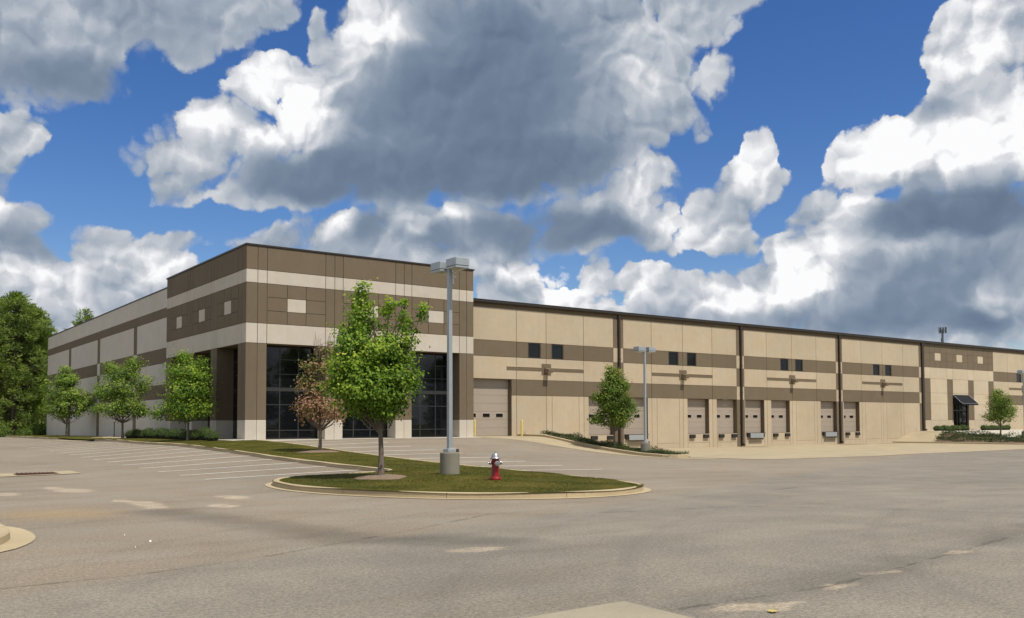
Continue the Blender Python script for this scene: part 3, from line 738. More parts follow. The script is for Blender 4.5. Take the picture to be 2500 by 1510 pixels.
# ---- tower: both street faces are the same
C = [0, .71, 1.29, 2.57, 3.79, 5.07, 5.69, 6.27, 7.53, 8.75, 10.03, 10.67, 11.25, 12.53, 13.72, 15.0, 15.6, 16.18]
TOP, TA, TB, TC, TD, TE = 11.56, 10.149, 9.351, 6.947, 5.753, 1.197
OPEN = [(1.29, 5.07), (6.27, 10.03), (11.25, 15.0)]
NARROW = [0, .71, 1.29, 5.07, 5.69, 6.27, 10.03, 10.67, 11.25, 15.0, 15.6, 16.18]
M_JAMB = M_TAN
for face, front in ((fr, True), (le, False)):
    core(front, [0.036, 16.14], [TD+.02, TOP], [], 0.0, 1.3, M_JOINT)
    s0 = 0.0 if front else PT+.002
    for z0, z1, mt in ((TD, TC, M_PALE), (TB, TA, M_PALE), (TA, TOP, M_TAN)):
        for a, c in zip(NARROW[:-1], NARROW[1:]):
            panel(face, max(a, s0-G if a < .01 else a), c, z0, z1, 0.0, mt)
    for a, c in zip(NARROW[:-1], NARROW[1:]):
        if c-a < 1.5: panel(face, max(a, s0-G if a < .01 else a), c, TC, TB, 0.0, M_TAN)
    for a, c in OPEN:
        m1, m2 = a+1.28, a+2.49
        for u0, u1 in ((a, m1), (m1, m2), (m2, c)):
            for k, (z0, z1) in enumerate(((TC, 7.72), (7.72, 8.54), (8.54, TB))):
                panel(face, u0, u1, z0, z1, 0.0, M_PALE if (k == 1 and u0 == m1) else M_TAN)
    # soffit panels above the recessed glazing
    for a, c in OPEN:
        box_part('soffit', WH, *face(a+.02, c-.02, TD-.004, TD+.05, 0.0, .05, 1.12), M_TAN)
    # piers
    piers = [(0, .71, 1.29), (5.07, 5.69, 6.27), (10.03, 10.67, 11.25), (15.0, 15.6, 16.18)]
    for q, (a, m, c) in enumerate(piers):
        for u0, u1 in ((a, m), (m, c)):
            lo = u0
            if not front and q == 0:
                if u0 == 0: continue
            dep = 1.28
            if q == 0 and front: dep = .71 if u1 == m else 1.28
            pr = face(lo+.008, u1-.008, -.15, TE-.008, 0.0, 0, dep-.008)
            box_part('pier_base', WH, *pr, M_PALE, .01)
            pr = face(lo+.008, u1-.008, TE+.008, TD-.01, 0.0, 0, dep-.008)
            box_part('pier_shaft', WH, *pr, M_TAN, .01)
        if not (q == 0):
            box_part('pier_core', WH, *face(a+.03, c-.03, -.1, TD, 0.0, .035, 1.2), M_JOINT)
    # coping
    box_part('roof_coping', WH, *face(-.05 if front else .19, 16.24, TOP, TOP+.11, 0.0, -.05, .18), M_GUTTER, .01)
    # recessed glazing: mullion grid with separate panes
    for a, c in OPEN:
        U = [a-.05, a+1.28, a+2.49, c+.05]; Z = [.05, .56, 2.13, 2.98, 3.16, 4.01, 4.90, 5.66]
        b = MB()
        for u in U: b.box(*face(u-.03, u+.03, 0.0, 5.75, 1.1, -.016, .05))
        for z in Z:
            for u0, u1 in zip(U[:-1], U[1:]): b.box(*face(u0+.031, u1-.031, z-.024, z+.024, 1.1, -.014, .045))
        w = b.build('window', M_ALU, WH)
        for z0, z1 in zip(Z[:-1], Z[1:]):
            for u0, u1 in zip(U[:-1], U[1:]):
                mt = M_GLASS if not (2.9 < z0 < 3.1) else M_SPAN
                o = box_part('pane', w, *face(u0+.035, u1-.035, z0+.028, z1-.028, 1.1, -.008, .012), mt)
box_part('pier_core', WH, .1, 1.2, .1, 1.2, -.1, TD, M_JOINT)
box_part('tower_floor', WH, .2, 16.1, .2, 16.1, -.2, .012, M_WALK)
box_part('back_wall', WH, 1.5, 16.1, 1.5, 16.1, 0.02, TOP-.3, M_DARKIN)
box_part('tower_side_wall', WH, 16.10, 16.175, 1.4, 16.1, 0, TOP-.02, M_TAN)
box_part('tower_side_wall', WH, 1.4, 16.1, 16.10, 16.175, 0, TOP-.02, M_TAN)
box_part('tower_roof', WH, .2, 16.1, .2, 16.1, TOP-.35, TOP-.25, M_ROOF)

# ---- side wing
VB = [0, 2.881, 3.973, 5.607, 6.743, 9.064, 9.796, 11.25]
STR = [(26.96, 28.0), (40.23, 41.29), (53.54, 54.72)]
bays = [(16.18, 26.96), (28.0, 40.23), (41.29, 53.54), (54.72, 67.0)]
core(False, [16.18, 66.98], [-.5, 11.25], [], RV, .6, M_JOINT)
for j, (z0, z1) in enumerate(zip(VB[:-1], VB[1:])):
    tan_row = j in (1, 3, 5)
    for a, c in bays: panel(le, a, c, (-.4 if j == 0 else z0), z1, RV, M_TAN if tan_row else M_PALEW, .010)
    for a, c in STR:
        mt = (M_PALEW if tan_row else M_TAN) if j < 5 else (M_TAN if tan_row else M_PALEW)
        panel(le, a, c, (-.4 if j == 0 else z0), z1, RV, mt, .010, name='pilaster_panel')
box_part('roof_coping', WH, *le(16.25, 67.05, 11.25, 11.35, RV, -.04, .18), M_GUTTER, .01)
box_part('wing_end_wall', WH, RV+.07, 120, 66.9, 67.0, -.5, 11.2, M_CREAM)

# ---- long front with loading docks
ZR = [-1.30, 2.978, 4.141, 5.76, 6.911, 9.292]
DOORS = [(27.68, 30.34), (31.33, 34.05), (38.77, 41.43), (42.45, 45.10), (46.24, 48.88), (49.90, 52.60), (57.41, 60.10), (61.19, 63.85)]
LEVEL = [1, 4, 6]
CENT = [23.48, 38.23, 53.02, 68.10, 98.9, 114.0]
WIN = [(c+a, c+b) for c in CENT for a, b in ((-1.68, -.53), (.54, 1.67))]
BAYS = [[16.2, 20.70, 23.48, 27.18, 30.30], [31.37, 34.53, 38.23, 41.91, 45.12], [46.14, 49.30, 53.02, 56.80, 59.99], [61.04, 64.32, 68.10, 71.96, 75.12], [91.45, 95.0, 98.9, 102.7, 106.0], [107.0, 110.2, 114.0, 117.8, 121.0]]
STRIPS = [(30.30, 31.37), (45.12, 46.14), (59.99, 61.04), (75.12, 76.06), (106.0, 107.0)]
ENTRY = (82.13, 85.50, -.1, 3.93)
holes = [(16.0, 20.24, -.05, 4.141)]+[(a, c, 0, 2.978) for a, c in DOORS]+[(a, c, 5.765, 6.90) for a, c in WIN]+[ENTRY]
core(True, [16.0, 121.0], [-1.5, 9.56], holes, RW, .46, M_JAMBC)
def split(u0, u1, hs):
    out = []; cur = u0
    for a, c in sorted(hs):
        if c <= cur or a >= u1: continue
        if a > cur+.02: out.append((cur, a))
        cur = max(cur, c)
    if cur < u1-.02: out.append((cur, u1))
    return out
KNOCK = [(24.03, 26.69), (35.13, 37.77), (53.60, 56.40), (64.94, 67.70), (68.74, 71.43)]
for bi, B in enumerate(BAYS):
    for u0, u1 in zip(B[:-1], B[1:]):
        for j, (z0, z1) in enumerate(zip(ZR[:-1], ZR[1:])):
            mt = M_TAN if j in (1, 3) else M_CREAM
            if j == 0:
                hs = DOORS+[(16.0, 20.24)]
                for a, c in split(u0, u1, hs):
                    kn = [k for k in KNOCK if k[0] >= a-.05 and k[1] <= c+.05]
                    if kn:
                        k0, k1 = kn[0]
                        panel(fr, a, k0, z0, z1, RW, mt, .012); panel(fr, k1, c, z0, z1, RW, mt, .012)
                        panel(fr, k0, k1, -.76, z1, RW, mt, .012); panel(fr, k0, k1, z0, -.76, RW, mt, .012)
                    else: panel(fr, a, c, z0, z1, RW, mt)
            elif j == 1:
                for a, c in split(u0, u1, [(16.0, 20.24)]): panel(fr, a, c, z0, z1, RW, mt)
            elif j == 3:
                for a, c in split(u0, u1, WIN): panel(fr, a, c, z0, z1, RW, mt)
            elif j == 2 and bi == 0 and u0 < 17: panel(fr, u0, u1, z0, z1, RW, mt)
            else: panel(fr, u0, u1, z0, z1, RW, mt)
        box_part('eave_trim', WH, *fr(u0+.006, u1-.006, 9.305, 9.56, RW, .004, PT), M_TAN, .006)
for k, (a, c) in enumerate(STRIPS):
    for j, (z0, z1) in enumerate(zip(ZR[:-1], ZR[1:])):
        panel(fr, a, c, z0, z1, RW, M_CREAM if j in (1, 3) else M_TAN, .006, name='pilaster_panel')
    box_part('eave_trim', WH, *fr(a, c, 9.305, 9.56, RW, .004, PT), M_TAN)
# below the dock sills
for a, c in DOORS:
    panel(fr, a, c, -.76, -.006, RW, M_CREAM, .012); panel(fr, a, c, -1.3, -.76, RW, M_CREAM, .012)
# entrance bay
EU = [76.06, 77.40, 80.90, 82.13, 85.52, 86.78, 90.20, 91.45]
for i, (a, c) in enumerate(zip(EU[:-1], EU[1:])):
    pil = i % 2 == 0
    for z0, z1 in ((-.3, 1.14), (1.14, 2.94), (2.94, 4.14), (4.14, 5.72), (5.72, 6.94)):
        if i == 3 and z1 <= 4.0: continue
        zz = 3.95 if (i == 3 and z0 == 2.94) else z0
        panel(fr, a, c, zz, z1, RW, M_TAN if (pil and 1.0 < z0 < 5.0) else M_PALE2, .011)
EV = [76.06, 77.40, 78.42, 79.65, 80.90, 82.13, 83.07, 84.32, 85.52, 86.78, 87.82, 89.06, 90.20, 91.45]
for i, (a, c) in enumerate(zip(EV[:-1], EV[1:])):
    for k, (z0, z1) in enumerate(((6.94, 7.74), (7.74, 8.57), (8.57, 9.56))):
        panel(fr, a, c, z0, z1, RW, M_PALE2 if (k == 1 and i in (2, 6, 10)) else M_TAN, .011)
# gutter and downspouts
for u0, u1 in zip([16.2, 31, 46, 61, 76, 91, 106], [31, 46, 61, 76, 91, 106, 121]):
    b = MB(); P = [(0.02, 9.56), (-.20, 9.56), (-.24, 9.63), (-.24, 9.76), (-.27, 9.80), (.02, 9.80)]
    b.add([(u, RW+y, z) for u in (u0+.004, u1-.004) for y, z in P], [(0, 1, 2, 3, 4, 5), (11, 10, 9, 8, 7, 6)]+[(i, i+6, (i+1) % 6+6, (i+1) % 6) for i in range(6)])
    b.build('gutter', M_GUTTER, WH)
for k, (x, w) in enumerate(((30.85, .19), (45.64, .19), (60.46, .19), (75.72, .38), (106.5, .19))):
    z0 = -1.2 if k < 3 else -.1
    d = MB().box(x-w/2, x+w/2, RW-.18, RW-.01, z0+.25, 9.56, .02).box(x-w/2+.01, x+w/2-.01, RW-.36, RW-.03, z0+.10, z0+.30, .02).build('downspout', M_PIPE, WH)
    for z in (1.2, 3.6, 6.0, 8.2): MB().box(x-w/2-.03, x+w/2+.03, RW-.19, RW-.004, z, z+.06).build('strap', M_PIPE, d)
# dock doors
for k, (a, c) in enumerate(DOORS):
    d = MB()
    for i in range(6):
        z0, z1 = i*.495, (i+1)*.495
        d.box(a+.004, c-.004, RW+.40, RW+.44, z0+.005, z1-.005, .006)
    dr = d.build('dock_door', M_DOOR, WH)
    mid = (a+c)/2-.12
    for s in (-.68, .62):
        MB().box(mid+s-.33, mid+s+.33, RW+.385, RW+.402, 1.35, 1.66, .004).build('window_trim', M_WHITE2, dr)
        MB().box(mid+s-.30, mid+s+.30, RW+.375, RW+.388, 1.38, 1.63).build('pane', M_SMALLGLASS, dr)
    box_part('door_seal', WH, a, c, RW+.39, RW+.43, -.02, .012, M_RUBBER)
    for s in (a+.16, c-.80):
        b = MB().box(s, s+.64, RW-.16, RW+.01, -.36, -.06, .015)
        b.build('dock_bumper', M_RUBBER, WH)
    if k in LEVEL:
        lv = MB().box(a+.42, c-.42, RW-.22, RW-.17, -.44, -.02, .008).build('dock_plate', M_STEEL, WH)
        MB().box(a+.06, c-.06, RW-.16, RW-.01, -.03, .03, .006).build('hinge', M_GUTTER, lv)
        MB().box(a+.40, c-.40, RW-.25, RW-.16, -.52, -.45, .006).build('lip', M_GUTTER, lv)
# garage door
d = MB()
for i in range(7): d.box(15.9, 20.236, RW+.40, RW+.44, i*.59+.03, (i+1)*.59+.02, .006)
gd = d.build('garage_door', M_DOOR, WH)
for x in (17.05, 18.26, 19.42):
    MB().box(x-.34, x+.34, RW+.385, RW+.402, 1.37, 1.69, .004).build('window_trim', M_WHITE2, gd)
    MB().box(x-.305, x+.305, RW+.375, RW+.388, 1.40, 1.66).build('pane', M_SMALLGLASS, gd)
box_part('door_seal', WH, 16.0, 20.236, RW+.385, RW+.43, -.03, .045, M_RUBBER)
# clerestory windows
for a, c in WIN:
    b = MB()
    b.box(a+.002, a+.09, RW+.04, RW+.14, 5.77, 6.895); b.box(c-.09, c-.002, RW+.04, RW+.14, 5.77, 6.895)
    b.box(a+.09, c-.09, RW+.041, RW+.139, 5.77, 5.85); b.box(a+.09, c-.09, RW+.041, RW+.139, 6.815, 6.895)
    w = b.build('window', M_GUTTER, WH)
    box_part('pane', w, a+.088, c-.088, RW+.08, RW+.10, 5.845, 6.82, M_GLASS2)
# wall lights on their reveal crosses
for c in CENT:
    for u0, u1 in ((c-3.67, c-.46), (c+.46, c+3.70)):
        box_part('accent_bar', WH, u0, u1, RW-.03, RW+.01, 4.84, 5.03, M_TAN, .006)
        box_part('accent_bar', WH, u0, u1, RW-.05, RW+.01, 5.07, 5.10, M_CREAM, .004)
    box_part('accent_plate', WH, c-.44, c+.44, RW-.035, RW+.012, 4.56, 5.38, M_TAN, .006)
    x = c-.02
    V = [(x-.21, RW-.03, 5.06), (x+.21, RW-.03, 5.06), (x+.21, RW-.62, 4.95), (x-.21, RW-.62, 4.95), (x-.21, RW-.03, 4.72), (x+.21, RW-.03, 4.72), (x+.21, RW-.54, 4.68), (x-.21, RW-.54, 4.68)]
    wl = MB().add(V, [(0, 3, 2, 1), (4, 5, 6, 7), (3, 7, 6, 2), (0, 4, 7, 3), (1, 2, 6, 5), (0, 1, 5, 4)]).build('wall_light', M_FIXT, WH)
    box_part('lens', wl, x-.15, x+.15, RW-.48, RW-.10, 4.672, 4.684, M_LENS)
# entrance door under its awning
b = MB(); a, c = ENTRY[:2]
for u in (a+.05, a+1.05, (a+c)/2, c-1.05, c-.05): b.box(u-.045, u+.045, RW+.16, RW+.26, 0.0, 3.9)
for z in (.10, 2.25, 3.05, 3.86):
    b.box(a, c, RW+.165, RW+.255, z-.05, z+.04)
ed = b.build('entrance_door', M_GUTTER, WH)
us = [a+.05, a+1.05, (a+c)/2, c-1.05, c-.05]
for u0, u1 in zip(us[:-1], us[1:]):
    for z0, z1 in ((.14, 2.2), (2.29, 3.0), (3.09, 3.81)): box_part('pane', ed, u0+.045, u1-.045, RW+.2, RW+.22, z0, z1, M_GLASS)
for s in (-.12, .12): MB().tube([((a+c)/2+s, RW+.10, .9), ((a+c)/2+s, RW+.10, 1.4)], .016, 8).build('handle', M_STEEL, ed)
x0, x1, y0, y1 = 82.05, 85.58, RW-1.08, RW-.01
aw = MB().add([(x0, y1, 4.0), (x1, y1, 4.0), (x1, y0, 3.02), (x0, y0, 3.02), (x0, y1, 2.9), (x1, y1, 2.9), (x1, y0, 2.83), (x0, y0, 2.83),
               (x0, y1, 3.96), (x1, y1, 3.96), (x1, y0+.02, 2.98), (x0, y0+.02, 2.98)],
              [(0, 3, 2, 1), (3, 7, 6, 2), (0, 4, 7, 3), (1, 2, 6, 5), (8, 9, 10, 11)]).build('awning', M_FABRIC, WH)
fb = MB()
for x in (x0+.03, (x0+x1)/2, x1-.03): fb.tube([(x, y1, 3.93), (x, y0+.04, 2.95), (x, y1, 2.92)], .018, 6)
for q in ((x0, y1, 4.0, x0, y0, 3.02), (x1, y1, 4.0, x1, y0, 3.02), (x0, y0, 3.02, x1, y0, 3.02)): fb.tube([q[:3], q[3:]], .014, 5)
fb.build('awning_frame', M_LAMP, aw)
# roofs
MB().add([(.9, 16.2, 9.9), (120.9, 16.2, 9.9), (120.9, 66.9, 10.8), (.9, 66.9, 10.8)], [(0, 1, 2, 3)]).build('roof', M_ROOF, WH)
MB().add([(16.2, RW+.1, 9.6), (120.9, RW+.1, 9.6), (120.9, 16.3, 9.9), (16.2, 16.3, 9.9)], [(0, 1, 2, 3)]).build('roof', M_ROOF, WH)
box_part('end_wall', WH, 120.9, 121.0, RW+.5, 66.8, -1.5, 9.5, M_CREAM)
# small hose bibs on the wall
for x, z in ((21.45, .28), (74.3, .25)):
    b = MB().tube([(x, RW+.02, z), (x, RW-.14, z), (x, RW-.17, z-.10)], .025, 6).tube([(x-.06, RW-.12, z+.05), (x+.06, RW-.12, z+.05)], .014, 6)
    b.build('hose_tap', M_SILVER, WH)
# ================================================================== vegetation
RX = Vector((0.8052, -0.593, 0)); RY = Vector((0.593, 0.8052, 0))    # view-right and view-depth on plan
MAPLE_LEAF = np.array([(0, 0), (.30, .02), (.50, .30), (.30, .42), (.36, .72), (.10, .70), (0, 1.0), (-.10, .70), (-.36, .72), (-.30, .42), (-.50, .30), (-.30, .02)], float)
LEAF6 = np.array([(0, 0), (.44, .22), (.34, .66), (0, 1.0), (-.34, .66), (-.44, .22)], float)
KITE = np.array([(0, 0), (.34, .45), (0, 1.0), (-.34, .45)], float)
def leaves(cent, outw, size, shape, up=.5, spread=.8, r=None, fold=.12):
    """leaf polygons at the given points"""
    r = r or rng; n = len(cent)
    nm = outw*.85+np.array([0, 0, up])+r.normal(0, spread*.5, (n, 3)); nm /= np.linalg.norm(nm, axis=1)[:, None]
    t = r.normal(0, 1, (n, 3))+outw*.9+np.array([0, 0, -.35]); t -= nm*(t*nm).sum(1)[:, None]; t /= np.linalg.norm(t, axis=1)[:, None]
    b = np.cross(nm, t); s = size*r.uniform(.5, 1.35, n)
    k = len(shape)
    V = cent[:, None]+(b[:, None]*shape[None, :, :1]+t[:, None]*(shape[None, :, 1:]-.3)-nm[:, None]*fold*np.abs(shape[None, :, :1]))*s[:, None, None]
    return V.reshape(-1, 3)
def blob_points(lobes, n, clump, per, r, shell=.42):
    """points in clumps through ellipsoid lobes; returns points, outward directions, clump tone, clump centres"""
    w = np.array([l[6] for l in lobes], float); w /= w.sum()
    m = max(1, n//per); ch = r.choice(len(lobes), m, p=w)
    d = r.normal(0, 1, (m, 3)); d /= np.linalg.norm(d, axis=1)[:, None]
    rad = r.uniform(0, 1, m)**shell
    L = np.array([l[:6] for l in lobes])[ch]
    cc = L[:, :3]+d*rad[:, None]*L[:, 3:]
    tone = r.uniform(0, 1, m)
    cs = np.minimum(clump, L[:, 3]*.55)[:, None, None]
    off = r.normal(0, 1, (m, per, 3))*cs*np.array([1, 1, .7])
    P = (cc[:, None]+off).reshape(-1, 3)
    O = np.repeat(d, per, 0)*.8+(off/cs*.35).reshape(-1, 3); O /= np.linalg.norm(O, axis=1)[:, None]+1e-9
    tip = (off[..., 2]/cs[..., 0]).reshape(-1)             # new growth and a painted highlight on top of each spray
    tone = np.repeat(tone*(.35+.65*rad), per)  # inner clumps darker, their shade put into the leaf tone
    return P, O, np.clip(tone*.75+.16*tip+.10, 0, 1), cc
def to_world(P):
    return np.c_[P[:, 0]*RX.x+P[:, 1]*RY.x, P[:, 0]*RX.y+P[:, 1]*RY.y, P[:, 2]]
def broad_tree(name, label, loc, lobes, n, leaf, mat, trunk, seed, clump=.16, per=14, shape=MAPLE_LEAF, limbs=34, trunk_r=.055, tonefun=None, group=None, cat='tree', shell=.42, bare=0):
    """young street tree: tapered trunk, limbs reaching into the crown, crown of single leaves. lobes in (right, depth, up)"""
    r = np.random.default_rng(seed)
    root = tag(empty(name, loc), label, cat, group)
    P, O, tone, cc = blob_points(lobes, n, clump, per, r, shell)
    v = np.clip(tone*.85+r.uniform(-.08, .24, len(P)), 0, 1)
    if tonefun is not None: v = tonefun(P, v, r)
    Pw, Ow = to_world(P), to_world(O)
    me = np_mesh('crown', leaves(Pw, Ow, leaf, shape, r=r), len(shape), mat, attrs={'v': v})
    obj('crown', me, root)
    th, lean, top = trunk                      # clear trunk height, lean of the leader, leader top
    b = MB(); kn = []
    for k in range(9):
        z = top*k/8; x = lean*(k/8)**1.3+.02*math.sin(k*1.9+seed)
        kn.append((RX*x+RY*(.015*math.cos(k*2.3+seed)))+Vector((0, 0, z-.05 if k == 0 else z)))
    rad = [trunk_r*(1.45 if k == 0 else 1.0)*(1-.88*(k/8)**.9) + .006 for k in range(9)]
    b.tube(kn, rad, 9)
    b.build('trunk', M_BARK, root)
    br = MB()
    sel = r.choice(len(cc), min(limbs, len(cc)), replace=False)
    for i in sel:
        c = cc[i]; e = RX*c[0]+RY*c[1]+Vector((0, 0, c[2]))
        h = float(np.clip(c[2]-np.hypot(c[0], c[1])*r.uniform(1.0, 1.7), th*.9, top*.85))
        k = h/top*8; i0 = int(k); s = kn[i0].lerp(kn[min(8, i0+1)], k-i0)
        mid = s.lerp(e, .5)+Vector((0, 0, -.08*(e-s).length))+Vector(tuple(r.normal(0, .03, 3)))
        r0 = max(.008, trunk_r*(.45-.3*h/top))
        br.tube([s, mid, e], [r0, r0*.6, .004], 5, False)
    for l in lobes:                             # a limb into every leader
        if l[3] < .45:
            e = RX*l[0]+RY*l[1]+Vector((0, 0, l[2])); s = Vector((0, 0, max(th, l[2]-.9-abs(l[0])*.9)))+RX*(l[0]*.25)
            br.tube([s, s.lerp(e, .55)+RX*(l[0]*.08), e], [.026, .018, .006], 5, False)
    for j in range(bare):                       # leafless twigs sticking out at the top
        x = r.uniform(-.55, .45); z0 = top*.70; z1 = top*r.uniform(.93, 1.13)
        a = RX*(lean*.7+x*.2)+RY*r.uniform(-.2, .2)+Vector((0, 0, z0)); e = RX*(lean+x)+RY*r.uniform(-.35, .35)+Vector((0, 0, z1))
        br.tube([a, a.lerp(e, .5)+Vector((0, 0, .06)), e], [.014, .009, .004], 4, False)
        for q in range(4):
            s = a.lerp(e, r.uniform(.35, .95)); br.tube([s, s+RX*r.uniform(-.25, .25)+Vector((0, 0, r.uniform(.12, .4)))], [.006, .003], 3, False)
    br.build('branches', M_BARK, root)
    return root
def lz(x, y): return float(lawn_z(np.array([x]), np.array([y]))[0])
def mulch(x, y, rx, ry, h=.09):
    b = MB(); n = 22; V = []; F = []
    for j, (q, hh) in enumerate(((1.0, -.03), (.86, .35), (.5, .85), (.15, 1.0))):
        for k in range(n):
            a = 2*math.pi*k/n; w = 1+.10*math.sin(3*a+x)+.07*math.sin(5*a+y)
            px, py = x+math.cos(a)*rx*q*w, y+math.sin(a)*ry*q*w
            V.append((px, py, lz(px, py)+hh*h))
    for j in range(3):
        for k in range(n): F.append((j*n+k, j*n+(k+1) % n, (j+1)*n+(k+1) % n, (j+1)*n+k))
    F.append(tuple(range(3*n, 4*n)))
    return b.add(V, F, True)

# --- the big maple on the island nose
T1 = (-6.06, -28.04)
lob = [(-.35, 0, 2.75, 1.22, 1.15, .95, 11), (-.85, -.1, 3.1, .72, .9, .82, 4.4), (.36, 0, 2.80, .68, .85, .72, 4.2), (-.30, .1, 3.75, 1.10, 1.1, .62, 7), (.40, .1, 3.85, .55, .7, .50, 2.4), (-1.0, 0, 4.15, .45, .55, .50, 1.8),
       (-.62, 0, 4.75, .40, .42, .62, 1.9), (-.62, .05, 5.30, .34, .32, .42, 1.3), (-.62, 0, 5.70, .20, .2, .24, .35), (.14, .1, 4.65, .22, .26, .46, .55), (.22, .05, 5.12, .19, .2, .28, .34), (.70, 0, 4.65, .17, .2, .50, .40), (.70, 0, 5.15, .13, .14, .30, .18), (.69, 0, 5.50, .09, .1, .24, .10),
       (1.20, 0, 5.00, .19, .17, .34, .32), (1.02, 0, 4.55, .09, .1, .30, .08), (-.12, 0, 2.0, .60, .62, .40, 1.6), (.85, 0, 3.15, .30, .42, .62, .9), (-1.40, 0, 2.9, .32, .4, .6, 1.0), (.75, 0, 4.15, .3, .3, .3, .5)]
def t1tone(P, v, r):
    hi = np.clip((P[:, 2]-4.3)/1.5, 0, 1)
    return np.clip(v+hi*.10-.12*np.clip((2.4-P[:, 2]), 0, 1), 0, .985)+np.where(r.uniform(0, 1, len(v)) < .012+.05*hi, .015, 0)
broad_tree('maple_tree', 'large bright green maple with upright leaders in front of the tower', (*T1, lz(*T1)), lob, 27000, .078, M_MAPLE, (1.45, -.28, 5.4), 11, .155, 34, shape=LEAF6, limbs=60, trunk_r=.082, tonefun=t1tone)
tag(mulch(*T1, .80, .75).build('mulch_ring', M_MULCH), 'brown mulch ring around the foot of the large green maple', 'mulch')
# --- the half-dead maple behind it
T2 = (-1.25, -13.14)
lob = [(.0, 0, 2.05, 1.15, 1.1, .70, 6), (-.70, 0, 2.0, .65, .75, .66, 2.2), (.72, 0, 1.75, .60, .65, .46, 1.5), (-.1, 0, 3.0, .85, .85, .72, 3.6), (-.70, 0, 3.2, .5, .5, .42, 1.7), (.15, 0, 3.9, .50, .5, .55, 1.5), (-.45, 0, 3.95, .45, .4, .35, 1.2), (.45, 0, 4.6, .22, .25, .65, .9), (-.05, 0, 4.6, .30, .3, .4, .5)]
def t2tone(P, v, r):
    g = np.clip((P[:, 2]-2.55)/.7, 0, 1)*np.clip((.55-P[:, 0])/.5, 0, 1)
    g = np.maximum(g, ((P[:, 2] > 4.1) & (P[:, 0] > .2))*.9)
    return np.where(r.uniform(0, 1, len(v)) < g*.62+.05, v*.34, .40+.6*v)
broad_tree('browning_maple_tree', 'half dead maple with russet brown leaves and bare top twigs', (*T2, lz(*T2)), lob, 3700, .10, M_AUTUMN, (1.05, .05, 5.0), 12, .15, 9, limbs=110, trunk_r=.07, tonefun=t2tone, shell=.5, bare=16)
tag(mulch(*T2, .95, .8, .06).build('mulch_ring', M_MULCH), 'dry mulch patch around the foot of the half dead maple', 'mulch')
# --- three maples along the side wing
side = [((-1.9, 4.55), 'bright maple beside the tower, nearest of the three along the side wing', [(-.25, 0, 2.0, 1.75, 1.5, .75, 7), (.0, 0, 3.1, 1.55, 1.5, .9, 8), (-.2, 0, 4.2, 1.25, 1.2, .8, 6), (.75, 0, 3.9, .7, .8, .75, 3), (-.35, 0, 5.15, .45, .5, .6, 1.6), (-1.75, 0, 1.75, .55, .5, .4, 1), (.95, 0, 4.8, .3, .3, .35, .7), (1.0, 0, 2.0, .7, .7, .5, 1.6)], M_MAPLE, .16, 13),
        ((-2.6, 17.6), 'broad maple in the middle of the three along the side wing', [(-.2, 0, 2.3, 1.9, 1.7, .85, 8), (-.4, 0, 3.5, 1.75, 1.6, .9, 8), (.0, 0, 4.6, 1.4, 1.3, .7, 5), (.75, 0, 5.4, .5, .5, .65, 1.6), (-1.0, 0, 5.0, .5, .5, .55, 1.4), (1.3, 0, 2.2, .75, .8, .6, 2), (1.5, 0, 4.0, .6, .6, .8, 1.8), (-1.6, 0, 3.2, .6, .6, .6, 1.6)], M_MAPLED, .17, 14),
        ((-1.8, 42.0), 'smallest maple at the far end of the side wing', [(-.1, 0, 2.6, 2.3, 2.0, 1.0, 8), (-.2, 0, 3.9, 2.1, 1.8, 1.0, 8), (-.1, 0, 5.2, 1.5, 1.3, .8, 5), (-.2, 0, 6.0, .55, .5, .7, 1.6), (1.7, 0, 3.1, .8, .8, .6, 2), (-1.9, 0, 4.6, .6, .6, .6, 1)], M_MAPLED, .20, 15)]
for (x, y), lab, lob, mt, ls, sd in side:
    broad_tree('maple_tree', lab, (x, y, lz(x, y)), lob, 12500, ls*.62, mt, (1.25, .0, 4.6), sd, .22, 26, shape=LEAF6, limbs=45, trunk_r=.085, group='maples along the side wing', shell=.5)
# --- planter strip tree and court tree
T6 = (21.75, -8.2)
lob = [(.05, 0, 2.2, 1.32, 1.25, .78, 7), (.0, 0, 3.05, 1.22, 1.15, .78, 7), (-.1, 0, 3.85, .98, .9, .66, 4), (-.1, 0, 4.55, .55, .5, .5, 1.8), (-.25, 0, 5.05, .28, .3, .36, .6), (.3, 0, 4.9, .25, .3, .3, .4), (-1.2, 0, 1.9, .45, .5, .3, .8), (1.2, 0, 2.6, .4, .4, .35, .7), (-1.05, 0, 3.4, .35, .4, .35, .6), (.55, 0, 4.3, .5, .5, .5, 1)]
def t6tone(P, v, r): return np.clip(v*.85+np.clip((P[:, 2]-4.0)/1.8, 0, 1)*.35, 0, 1)
broad_tree('maple_tree', 'maple with rusty tinged top in the planter strip beside the loading docks', (*T6, float(strip_top(T6[1]))), lob, 14000, .10, M_STRIPT, (1.2, -.05, 5.2), 16, .18, 24, shape=LEAF6, limbs=40, trunk_r=.07, tonefun=t6tone)
T7 = (74.7, -7.6)
lob = [(.0, 0, 2.2, 1.5, 1.4, .8, 7), (.1, 0, 3.1, 1.45, 1.4, .85, 7), (.0, 0, 3.9, 1.15, 1.1, .6, 4), (-.2, 0, 4.5, .5, .5, .4, 1.3), (.9, 0, 2.6, .8, .8, .5, 2), (-1.1, 0, 2.0, .6, .6, .35, 1)]
broad_tree('maple_tree', 'round maple standing by the awning entrance at the far end', (*T7, float(court_z(0, T7[1]))-.1), lob, 8000, .13, M_STRIPT, (1.3, .0, 4.2), 17, .19, 10, shape=KITE, limbs=26, trunk_r=.08)

